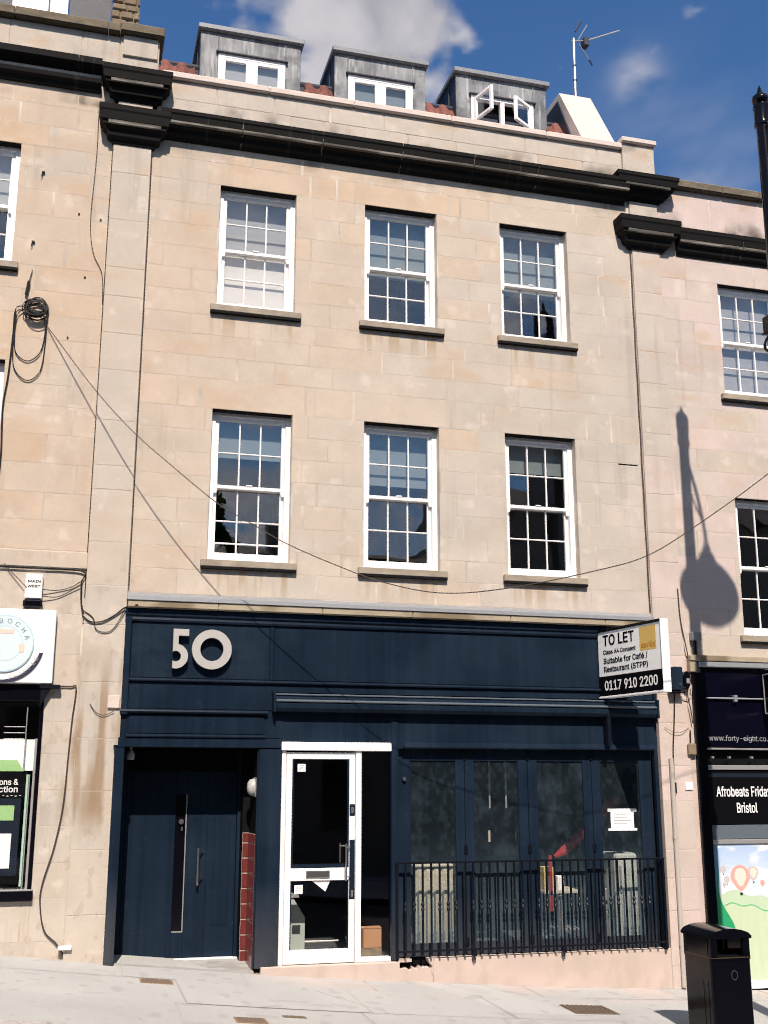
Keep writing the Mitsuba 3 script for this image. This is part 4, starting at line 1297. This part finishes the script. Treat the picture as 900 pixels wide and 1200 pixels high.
put('top_strip', bev(7.24, 10.9, -.026, -.022, 1.985, 2.03, .003), 'dark_board', bn)
ps = thing('balloon_poster', 'poster of pink hot air balloons over green hills on the bar front', 'poster')
put('sheet', bev(7.218, 10.9, -.02, .02, -.25, 1.232, .003), 'poster_print', ps)


def balloon(x, z, r, m, y=-.0205, stripe=None):
    pts = [(x + r * math.sin(a) * (1 if math.cos(a) > -.2 else 1 - .35 * (-.2 - math.cos(a)) / .8 * 1.2), z + r * (1.0 * math.cos(a) if math.cos(a) > 0 else 1.3 * math.cos(a))) for a in np.linspace(0, 2 * math.pi, 28, endpoint=False)]
    put('balloon', exty(pts, y - .002, y), m, ps)
    if stripe:
        put('balloon_light', exty(affinity.scale(Polygon(pts), .62, .72, origin=(x, z + .1 * r)), y - .0035, y - .002), stripe, ps)
    put('basket', exty(sbox(x - .13 * r, z - 1.66 * r, x + .13 * r, z - 1.42 * r), y - .002, y), 'print_black', ps)


mat('balloon_pink', (.72, .35, .30), .4)
mat('balloon_pale', (.80, .62, .55), .4)
mat('balloon_grey', (.52, .45, .45), .4)
balloon(7.575, .875, .125, 'balloon_pink', stripe='balloon_pale')
balloon(7.745, .915, .070, 'balloon_grey', stripe='balloon_pale')
balloon(7.36, .955, .036, 'balloon_grey'); balloon(7.40, .845, .036, 'balloon_grey'); balloon(7.36, .79, .022, 'balloon_grey'); balloon(7.86, .80, .03, 'balloon_pink')
pj = thing('projecting_sign', 'small dark hanging sign sticking out over the bar front at the right edge', 'sign')
put('board', bev(8.03, 8.07, -.82, -.10, 2.73, 3.18, .006), 'print_black', pj)
put('rim', cat(bev(8.02, 8.08, -.832, -.818, 2.72, 3.19, .003), bev(8.02, 8.08, -.102, -.088, 2.72, 3.19, .003), bev(8.02, 8.08, -.818, -.102, 3.178, 3.192, .003), bev(8.02, 8.08, -.818, -.102, 2.718, 2.732, .003)), 'grey_alu', pj)
put('bracket', tube([(8.05, -.03, 3.24), (8.05, -.80, 3.24)], .012, 6), 'black_iron', pj)
put('hanger', cat(tube([(8.05, -.2, 3.19), (8.05, -.2, 3.24)], .005, 5), tube([(8.05, -.7, 3.19), (8.05, -.7, 3.24)], .005, 5)), 'black_iron', pj)

# ---------------------------------------------------------------- letting board
bd = thing('letting_board', 'white TO LET board projecting from the right end of the navy fascia', 'sign')
O = np.array([5.885, -.075, 2.872])
E_ = np.array([6.085, -1.19, 2.872])
U = (E_ - O) / np.linalg.norm(E_ - O)
LN = np.linalg.norm(E_ - O)
N_ = np.cross(U, [0, 0, 1.0])
HB = .775


def onboard(a0, a1, z0, z1, d0, d1, c=.003):
    v, f = bev(a0, a1, d0, d1, z0, z1, c)
    return O + v[:, :1] * U + v[:, 1:2] * N_ + v[:, 2:] * np.array([0, 0, 1.0]), f


put('panel', onboard(0, LN, .235, HB - .03, -.004, 0), 'board_white', bd)
put('black_band', onboard(0, LN - .002, .012, .232, -.004, .001), 'print_black', bd)
put('top_frame', onboard(-.005, LN + .002, HB - .028, HB, -.09, .012), 'print_black', bd)
put('bottom_frame', onboard(-.005, LN + .002, -.012, .010, -.09, .012), 'board_white', bd)
put('outer_panel', onboard(LN + .003, LN + .012, -.012, HB, -.095, .012), 'board_white', bd)
put('rear_panel', onboard(0, LN, .01, HB - .03, -.085, -.080), 'board_white', bd)
put('post', onboard(.03, .09, -.55, .01, -.07, -.02, .004), 'black_iron', bd)


def bt(s, h, a, z, w, m, bold=True):
    p = O + U * a + np.array([0, 0, z])
    put('lettering', text(s, h, p + N_ * .0012, U, (0, 0, 1), width=w, bold=bold, depth=.002), m, bd)


put('logo_square', onboard(.765, 1.045, .46, .72, .0005, .002, .0005), 'gold_print', bd)
bt('TO LET', .115, .09, .585, .58, 'print_black')
bt('Class A4 Consent', .046, .09, .485, .60, 'print_black')
bt('Suitable for Café /', .060, .09, .378, .80, 'print_black')
bt('Restaurant (STPP)', .060, .09, .282, .80, 'print_black')
bt('savills', .062, .785, .487, .24, 'gold_text')
bt('0117 910 2200', .105, .09, .075, .95, 'print_white')

# ---------------------------------------------------------------- alarm boxes, cables and pipes
t = thing('wall_box', 'dark blue junction box on the wall just right of the letting board', 'box')
put('case', bev(6.80, 6.93, -.14, -.026, 2.97, 3.25, .012), 'navy', t)
put('lamp', lathe([(0, -.012), (.014, -.012), (.016, 0)], (6.88, -.141, 3.04), 10, 'y'), 'steel', t)
put('shelf', bev(6.77, 6.94, -.15, -.026, 2.945, 2.965, .004), 'black_matt', t)
t = thing('bell_push', 'black oval bell on the pilaster between the letting board and the bar', 'bell')
put('body', exty(affinity.scale(Point(7.0, 3.10).buffer(.06, 20), .75, 1.75), -.10, -.024), 'black_paint', t)
put('clip', bev(6.99, 7.03, -.112, -.10, 3.06, 3.12, .003), 'galvanised', t)
t = thing('cable_bracket', 'rusty brown bracket stuck to the pilaster beside the bar fascia', 'bracket')
put('plate', bev(6.985, 7.09, -.075, -.024, 2.23, 2.37, .015), 'rubble', t)
put('stub', tube([(7.03, -.04, 2.37), (7.03, -.05, 2.52)], .008, 6), 'rubber', t)


def wire(pts, r=.006, label='', m='brown_cable', n=6, name='cable', group=None):
    d = {'label': label, 'category': 'cable'}
    if group: d['group'] = group
    k = put(name, tube(smoothpath(pts, n), r, 6), m, smooth=50)
    labels[k] = d


# long overhead cable: leaves the coil on the left house, sags out over the pavement and rises across the street
oc = [(-.49, -.02, 6.76), (.04, -.25, 6.02), (.46, -.46, 5.51), (.88, -.65, 5.10), (1.34, -.80, 4.70), (1.65, -.91, 4.50), (2.01, -1.02, 4.28), (2.50, -1.21, 4.04), (2.93, -1.43, 3.85), (3.47, -1.66, 3.73), (4.09, -1.92, 3.77), (4.85, -2.24, 3.92), (5.31, -2.43, 4.06), (5.77, -2.63, 4.36), (6.39, -2.89, 4.83), (7.3, -3.3, 5.6), (8.6, -3.9, 6.9)]
wire(oc, .0055, 'long thin cable sagging across the front from the coil on the left house', n=10, name='overhead_cable')
wire([(.082, -.008, z) for z in np.linspace(9.0, 3.8, 14)], .0045, 'dark cable running down the left edge of the left pilaster', 'rubber')
wire([(.528, -.010 - .003 * (i % 2), z) for i, z in enumerate(np.linspace(9.0, 3.9, 14))], .0045, 'dark cable running down the right edge of the left pilaster', 'rubber')
wire([(6.616 + .004 * (i % 2), -.008, z) for i, z in enumerate(np.linspace(8.6, 3.9, 14))], .010, 'brown cable down the joint between the middle and the right house', 'brown_cable')
wire([(-.10, -.008, 9.6), (-.09, -.008, 8.9), (-.11, -.01, 8.1), (-.06, -.008, 7.7), (.05, -.01, 7.45), (.075, -.01, 7.1)], .005, 'thin cable hanging under the cornice of the left house')
# coil
R_ = random.Random(5)
ms = []
for k in range(13):
    c = np.array([-.615 + R_.uniform(-.015, .015), -.04 - .012 * k / 2, 6.93 + R_.uniform(-.02, .02)])
    r, ph = R_.uniform(.075, .135), R_.uniform(0, 6.28)
    tl = R_.uniform(-.35, .35)
    a = np.linspace(0, 2 * np.pi, 22)
    ms.append(tube(np.stack([c[0] + r * np.cos(a + ph), c[1] + r * tl * np.sin(a), c[2] + r * R_.uniform(.85, 1.1) * np.sin(a + ph)], 1), .006, 5))
k = put('cable_coil', cat(*ms), 'rubber', smooth=50, label='tangled coil of black cable hung on the left house', category='cable')
wire([(-.70, -.03, 6.96), (-.83, -.03, 6.92), (-.83, -.02, 6.55), (-.80, -.02, 6.25), (-.66, -.02, 6.12), (-.53, -.02, 6.24), (-.50, -.02, 6.55), (-.50, -.03, 6.86)], .006, 'outer loop of cable hanging below the coil', 'rubber')
wire([(-.72, -.03, 6.95), (-.81, -.03, 6.85), (-.82, -.02, 6.6), (-.79, -.02, 6.42), (-.67, -.02, 6.34), (-.55, -.02, 6.44), (-.51, -.02, 6.65), (-.52, -.03, 6.85)], .006, 'inner loop of cable hanging below the coil', 'rubber')
wire([(-.83, -.02, 6.90), (-.85, -.015, 6.2), (-.88, -.015, 5.8), (-.86, -.015, 5.3), (-.87, -.015, 4.9), (-.90, -.015, 4.4)], .010, 'black cable dropping from the coil past the left edge window', 'rubber')
put('cable_tie', cat(tube([(-.735, -.03, 7.10), (-.715, -.03, 7.26)], .018, 6), tube([(-.715, -.03, 7.26), (-.69, -.02, 7.40)], .005, 5)), 'rubber', smooth=40, label='short black cable clamp just above the coil', category='clamp')
wire([(-3, -.012, 4.10), (-1.5, -.032, 4.09), (-.6, -.032, 4.085), (.03, -.032, 4.075), (.04, -.03, 3.95), (.05, -.03, 3.75), (.08, -.065, 3.62)], .010, 'black cable under the string course of the left house', 'rubber')
wire([(.07, -.065, 3.60), (.16, -.075, 3.54), (.28, -.075, 3.55), (.40, -.075, 3.62), (.50, -.09, 3.70), (.62, -.18, 3.72)], .008, 'thicker cable crossing the left pilaster at the ledge', 'rubber')
wire([(.07, -.065, 3.66), (.18, -.07, 3.58), (.22, -.07, 3.46), (.34, -.07, 3.44), (.42, -.075, 3.52), (.50, -.09, 3.69)], .005, 'thin looped cable crossing the left pilaster below the ledge', 'rubber')
wire([(-.85, -.012, 4.25), (-.70, -.03, 4.07), (-.56, -.06, 3.93), (-.50, -.075, 3.87)], .005, 'thin cable reaching the alarm box from the left')
wire([(-.345, -.05, 3.86), (-.2, -.02, 3.86), (-.06, -.02, 3.90), (.03, -.03, 3.96)], .005, 'upper thin cable right of the alarm box')
wire([(-.345, -.05, 3.79), (-.2, -.02, 3.79), (-.08, -.02, 3.85), (.03, -.03, 3.92)], .005, 'lower thin cable right of the alarm box')
wire([(.20, -.065, 2.70), (.26, -.075, 2.62), (.34, -.075, 2.59), (.44, -.075, 2.63)], .004, 'thin curved wire below the small white box on the left pilaster', 'rubber')
put('junction_box', bev(.375, .495, -.085, -.05, 2.66, 2.79, .006), 'coping_pale', label='small white junction box on the left pilaster beside the navy fascia', category='box')
wire([(-.12, -.02, 2.875), (.0, -.02, 2.875), (.055, -.02, 2.86), (.035, -.02, 2.55), (.02, -.02, 2.2), (.0, -.02, 1.7), (-.06, -.02, 1.3), (-.15, -.02, .95), (-.155, -.02, .75), (-.1, -.02, .52), (.02, -.03, .40), (.13, -.04, .24)], .008, 'brown cable trailing down the wall beside the left shop window', 'brown_cable')
put('cable_duct', bev(.035, .165, -.10, -.056, .345, .385, .006), 'print_white', label='small white duct at the foot of the left pilaster', category='duct')
t = thing('sign_bracket', 'black wrought bracket at the right end of the left shop fascia', 'bracket')
put('arm', cat(bev(-.30, -.10, -.10, -.02, 2.845, 2.885, .006), exty([(-.29, 2.846), (-.19, 2.846), (-.27, 2.70), (-.29, 2.66)], -.08, -.04)), 'black_iron', t)
put('knob', lathe([(0, 0), (.02, .01), (.02, .03), (0, .04)], (-.2, -.06, 2.885), 10), 'black_iron', t)
# pipes at the right of the shopfront
t = thing('drain_pipe', 'pale grey pipe running down the wall right of the shop window', 'pipe')
put('pipe', tube([(6.76, -.05, 2.2), (6.76, -.05, GP(6.76) + .02)], .026, 12), 'pipe_grey', t, smooth=40)
mat('pipe_grey', (.42, .385, .35), .7)
for zz in (.15, 1.3):
    put('collar', tube([(6.76, -.05, zz), (6.76, -.05, zz + .05)], .031, 12), 'pipe_grey', t, smooth=40)
wire([(6.86, -.04, 2.94), (6.83, -.045, 2.6), (6.80, -.04, 2.3), (6.79, -.04, 1.95)], .007, 'black cable dropping from the dark blue junction box', 'rubber')
put('cable_plug', bev(6.772, 6.808, -.065, -.025, 1.80, 1.93, .008), 'rubber', label='black plug at the end of the cable under the junction box', category='plug')
wire([(6.985, -.04, 4.2), (7.0, -.04, 3.8), (7.06, -.05, 3.4), (7.08, -.05, 3.15), (7.02, -.06, 2.95), (7.05, -.06, 2.75), (7.07, -.05, 2.6)], .007, 'pale cable beside the black oval bell', 'brown_cable')
wire([(6.90, -.04, 2.95), (6.98, -.05, 2.88), (7.06, -.06, 2.92), (7.08, -.06, 3.05)], .006, 'grey cable looping from the junction box to the bell', 'pipe_grey')
wire([(6.70, -.045, 2.55), (6.80, -.06, 2.50), (6.92, -.06, 2.50), (7.02, -.04, 2.55)], .003, 'thin wire sagging across the right pilaster', 'brown_cable')
put('wall_plate', bev(6.93, 7.03, -.045, -.024, 1.84, 1.93, .005), 'print_white', label='small pale plate on the right pilaster level with the notice', category='plate')
t = thing('electric_box', 'small grey box on the wall above the left end of the bar front', 'box')  # electrical box fixed to the wall
put('case', bev(7.12, 7.24, -.09, .0, 3.58, 3.68, .008), 'lead', t)
put('conduit', tube([(7.18, -.03, 3.58), (7.18, -.03, 3.41)], .022, 8), 'black_iron', t)

# ---------------------------------------------------------------- television aerial
ae = thing('tv_aerial', 'white television aerial on the roof upstand against the sky', 'aerial')
A0 = np.array([6.44, 1.0, 11.30])
put('mast', tube([A0, A0 + [0.01, 0, 1.12]], .020, 8), 'galvanised', ae, smooth=40)
for q in (.42, .66):
    put('clamp', tube([A0 + [0.003, 0, q], A0 + [0.006, 0, q + .025]], .026, 8), 'black_iron', ae, smooth=40)
H = A0 + [0.01, 0, 1.08]
put('boom', tube([H + [-.04, 0, -.01], H + [.22, .03, .07], H + [.80, .10, .40]], .012, 6), 'galvanised', ae)
put('element', tube([H + [.08, .02, .05], H + [.20, -.05, .27]], .009, 6), 'galvanised', ae)
put('element', tube([H + [.09, .02, -.02], H + [.27, .08, -.20]], .009, 6), 'galvanised', ae)
put('reflector', tube([H + [.03, .0, .16], H + [.13, .0, .36]], .014, 5), 'lead_dark', ae)
put('reflector', tube([H + [.27, .08, -.20], H + [.33, .1, -.27]], .013, 5), 'lead_dark', ae)
put('dipole', bev(*(H[0] + .16, H[0] + .24), H[1] - .02, H[1] + .10, H[2] - .04, H[2] + .10, .01), 'lead_dark', ae)

# ---------------------------------------------------------------- street lamp
lm = thing('street_lamp', 'tall black heritage street lamp at the right edge with a pointed finial', 'lamp')
PX, PY = 6.785, -2.735
pz = float(pave_z(PX, PY))
put('column', lathe([(.0, 0), (.19, 0), (.19, .15), (.16, .2), (.155, 1.1), (.13, 1.2), (.10, 1.28), (.095, 4.5), (.11, 4.52), (.11, 4.62), (.085, 4.66), (.075, 7.2), (.068, 8.76 - pz)], (PX, PY, pz), 20), 'black_paint', lm, smooth=35)
put('finial', lathe([(.066, 8.76), (.085, 8.77), (.088, 8.80), (.080, 8.82), (.080, 8.97), (.088, 8.985), (.086, 9.01), (.055, 9.02), (.058, 9.03), (.085, 9.06), (.090, 9.09), (.082, 9.12), (.05, 9.15), (.036, 9.165), (.022, 9.21), (.0, 9.27)], (PX, PY, 0), 20), 'black_paint', lm, smooth=35)
LP = np.array([PX, -4.16, 8.86])
put('arm', tube(smoothpath([(PX, PY, 8.70), (PX, PY - .35, 8.82), (PX, PY - .9, 9.0), (PX, LP[1] + .12, 9.02), (PX, LP[1], 8.93), LP], 6), .024, 8), 'black_paint', lm, smooth=35)
put('stay', tube(smoothpath([(PX, PY, 8.42), (PX, PY - .5, 8.55), (PX, PY - 1.0, 8.86), (PX, PY - 1.25, 9.0)], 6), .014, 8), 'black_paint', lm, smooth=35)
put('lantern_cap', lathe([(0, .03), (.05, .02), (.06, -.08), (.10, -.11), (.14, -.20), (.15, -.28)], LP, 24), 'black_paint', lm, smooth=40)
put('lantern_shade', lathe([(.15, -.26), (.24, -.36), (.34, -.46), (.395, -.54), (.40, -.58), (.385, -.59)], LP, 28), 'black_paint', lm, smooth=40)
put('lantern_bowl', lathe([(.36, -.58), (.33, -.66), (.24, -.74), (.12, -.78), (0, -.79)], LP, 24), 'lamp_glass', lm, smooth=40)
# banner bracket on the pavement side
put('bracket_box', bev(PX - .05, PX + .05, PY + .10, PY + .24, 6.46, 6.66, .02), 'black_paint', lm)
put('bracket_bar', tube([(PX, PY, 6.5), (PX, PY + .3, 6.5)], .015, 6), 'black_paint', lm)
a = np.linspace(0, 2 * np.pi, 20)
put('bracket_scroll', tube(np.stack([PX + a * 0, PY + .20 + .085 * np.cos(a), 6.36 + .075 * np.sin(a)], 1), .016, 6), 'black_paint', lm, smooth=40)

# ---------------------------------------------------------------- litter bin
bn_ = thing('litter_bin', 'glossy black litter bin with a domed hood on the pavement at the lower right', 'bin')
BX0, BX1, BY0, BY1 = 5.615, 6.015, -2.60, -2.10
bz = float(pave_z(5.8, -2.35))


def rrect(x0, x1, y0, y1, r):
    return sbox(x0 + r, y0 + r, x1 - r, y1 - r).buffer(r, 8)


put('base', extz(rrect(BX0 + .02, BX1 - .02, BY0 + .02, BY1 - .02, .05), bz - .03, bz + .06), 'black_matt', bn_)
put('body', extz(rrect(BX0, BX1, BY0, BY1, .045), bz + .06, .385), 'bin_black', bn_, smooth=40)
mat('bin_black', (.003, .003, .006), .14, spec=.2)
mat('gold_line', (.10, .075, .04), .4, metal=.4)
put('rim', extz(rrect(BX0 - .006, BX1 + .006, BY0 - .006, BY1 + .006, .05), .386, .402), 'bin_black', bn_, smooth=40)
put('gold_band', extz(rrect(BX0 - .0075, BX1 + .0075, BY0 - .0075, BY1 + .0075, .05).difference(rrect(BX0 + .02, BX1 - .02, BY0 + .02, BY1 - .02, .05)), .403, .408), 'gold_line', bn_)
# hood: four corner posts, solid upper band, domed lid; openings at front and back
for px_ in (BX0, BX1 - .075):
    for py_ in (BY0, BY1 - .075):
        put('hood_post', extz(rrect(px_, px_ + .075, py_, py_ + .075, .03), .409, .585), 'bin_black', bn_, smooth=40)
for px_ in (BX0 + .004, BX1 - .016):
    put('hood_side', bx(px_, px_ + .012, BY0 + .074, BY1 - .074, .409, .585), 'bin_black', bn_)
put('deck', extz(rrect(BX0 + .01, BX1 - .01, BY0 + .01, BY1 - .01, .04), .4085, .412), 'black_matt', bn_)
lidp = [(BX0 - .008 + (BX1 - BX0 + .016) * u, .585 + .075 * (1 - (2 * u - 1) ** 2) ** .6 * .85) for u in np.linspace(0, 1, 17)]
put('lid', exty([(BX0 - .008, .565)] + lidp + [(BX1 + .008, .565)], BY0 - .008, BY1 + .008), 'bin_black', bn_, smooth=30)
put('emblem', exty(affinity.scale(Point(5.83, .26).buffer(.033, 24).difference(Point(5.83, .26).buffer(.026, 24)), 1, 1.3), BY0 - .003, BY0 - .0005), 'bin_emblem', bn_)
mat('bin_emblem', (.035, .035, .04), .5)
for xx in (5.645, 5.665):
    put('rib', bx(BX0 - .004, BX0, BY0 + .08 + (xx - 5.645) * 4, BY0 + .10 + (xx - 5.645) * 4, bz + .1, .20), 'bin_black', bn_)

# ---------------------------------------------------------------- across the street (seen in the window panes)
def opposite(x0, x1, z0, eaves, ridge, y, label, chimneys=(), group=None):
    t = thing('terraced_house', label, 'house', group)
    put('wall', bx(x0, x1, y - 8, y, z0 - 3, eaves), 'opp_wall', t)
    put('roof', extx([(y + .25, eaves), (y - 4, ridge), (y - 8.25, eaves)], x0, x1), 'opp_roof', t)
    for cx in chimneys:
        put('chimney', bx(cx, cx + .7, y - 1.6, y - .7, eaves - .5, ridge + .9), 'opp_wall', t)
    n = int((x1 - x0) / 2.2)
    for k in range(n):
        for zz in (z0 + 1.0, z0 + 3.9):
            xa = x0 + (x1 - x0) * (k + .5) / n
            put('window', bx(xa - .5, xa + .5, y - .02, y + .03, zz, zz + 1.7), 'black_paint', t)


opposite(-16, 2.6, 1.0, 7.2, 8.4, -16.5, 'stone terraced house across the street mirrored in the left panes')
opposite(2.6, 10.9, -.2, 7.7, 8.7, -16.5, 'stone terraced house across the street mirrored in the middle panes', (5.2,))
opposite(10.9, 24, -.5, 9.3, 11.0, -16.0, 'taller stone house across the street mirrored in the right hand panes', (12.3,))
tr = thing('street_tree', 'leafy street tree across the road mirrored in the left lower window', 'tree')
put('trunk', cat(tube(smoothpath([(1.3, -15, .0), (1.35, -15, 2.5), (1.25, -15.1, 4.5), (1.4, -15, 7.5)], 5), np.linspace(.2, .06, 16), 8), tube([(1.3, -15.05, 4.3), (.3, -15.3, 6.6)], .06, 6), tube([(1.3, -15.05, 4.6), (2.2, -14.8, 7.0)], .05, 6)), 'bark', tr)
R_ = np.random.default_rng(4)
cs = []
for c, r, n in (((1.5, -15, 7.2), 1.5, 900), ((.5, -15.2, 6.6), 1.2, 500), ((2.6, -14.9, 7.4), 1.0, 800), ((2.2, -15, 8.8), .95, 700), ((2.9, -15, 6.6), .7, 400), ((1.0, -15, 8.2), 1.0, 400)):
    d = R_.normal(size=(n, 3)); d /= np.linalg.norm(d, axis=1, keepdims=True)
    cs.append(np.array(c) + d * r * R_.uniform(.3, 1, (n, 1)) ** .5)
cs = np.vstack(cs)
a1 = R_.normal(size=(len(cs), 3)) * .10; b1 = R_.normal(size=(len(cs), 3)) * .10
lv = np.stack([cs - a1, cs + b1, cs + a1, cs - b1], 1).reshape(-1, 3)
put('crown', (lv, np.arange(len(lv)).reshape(-1, 4)), 'leaf', tr)
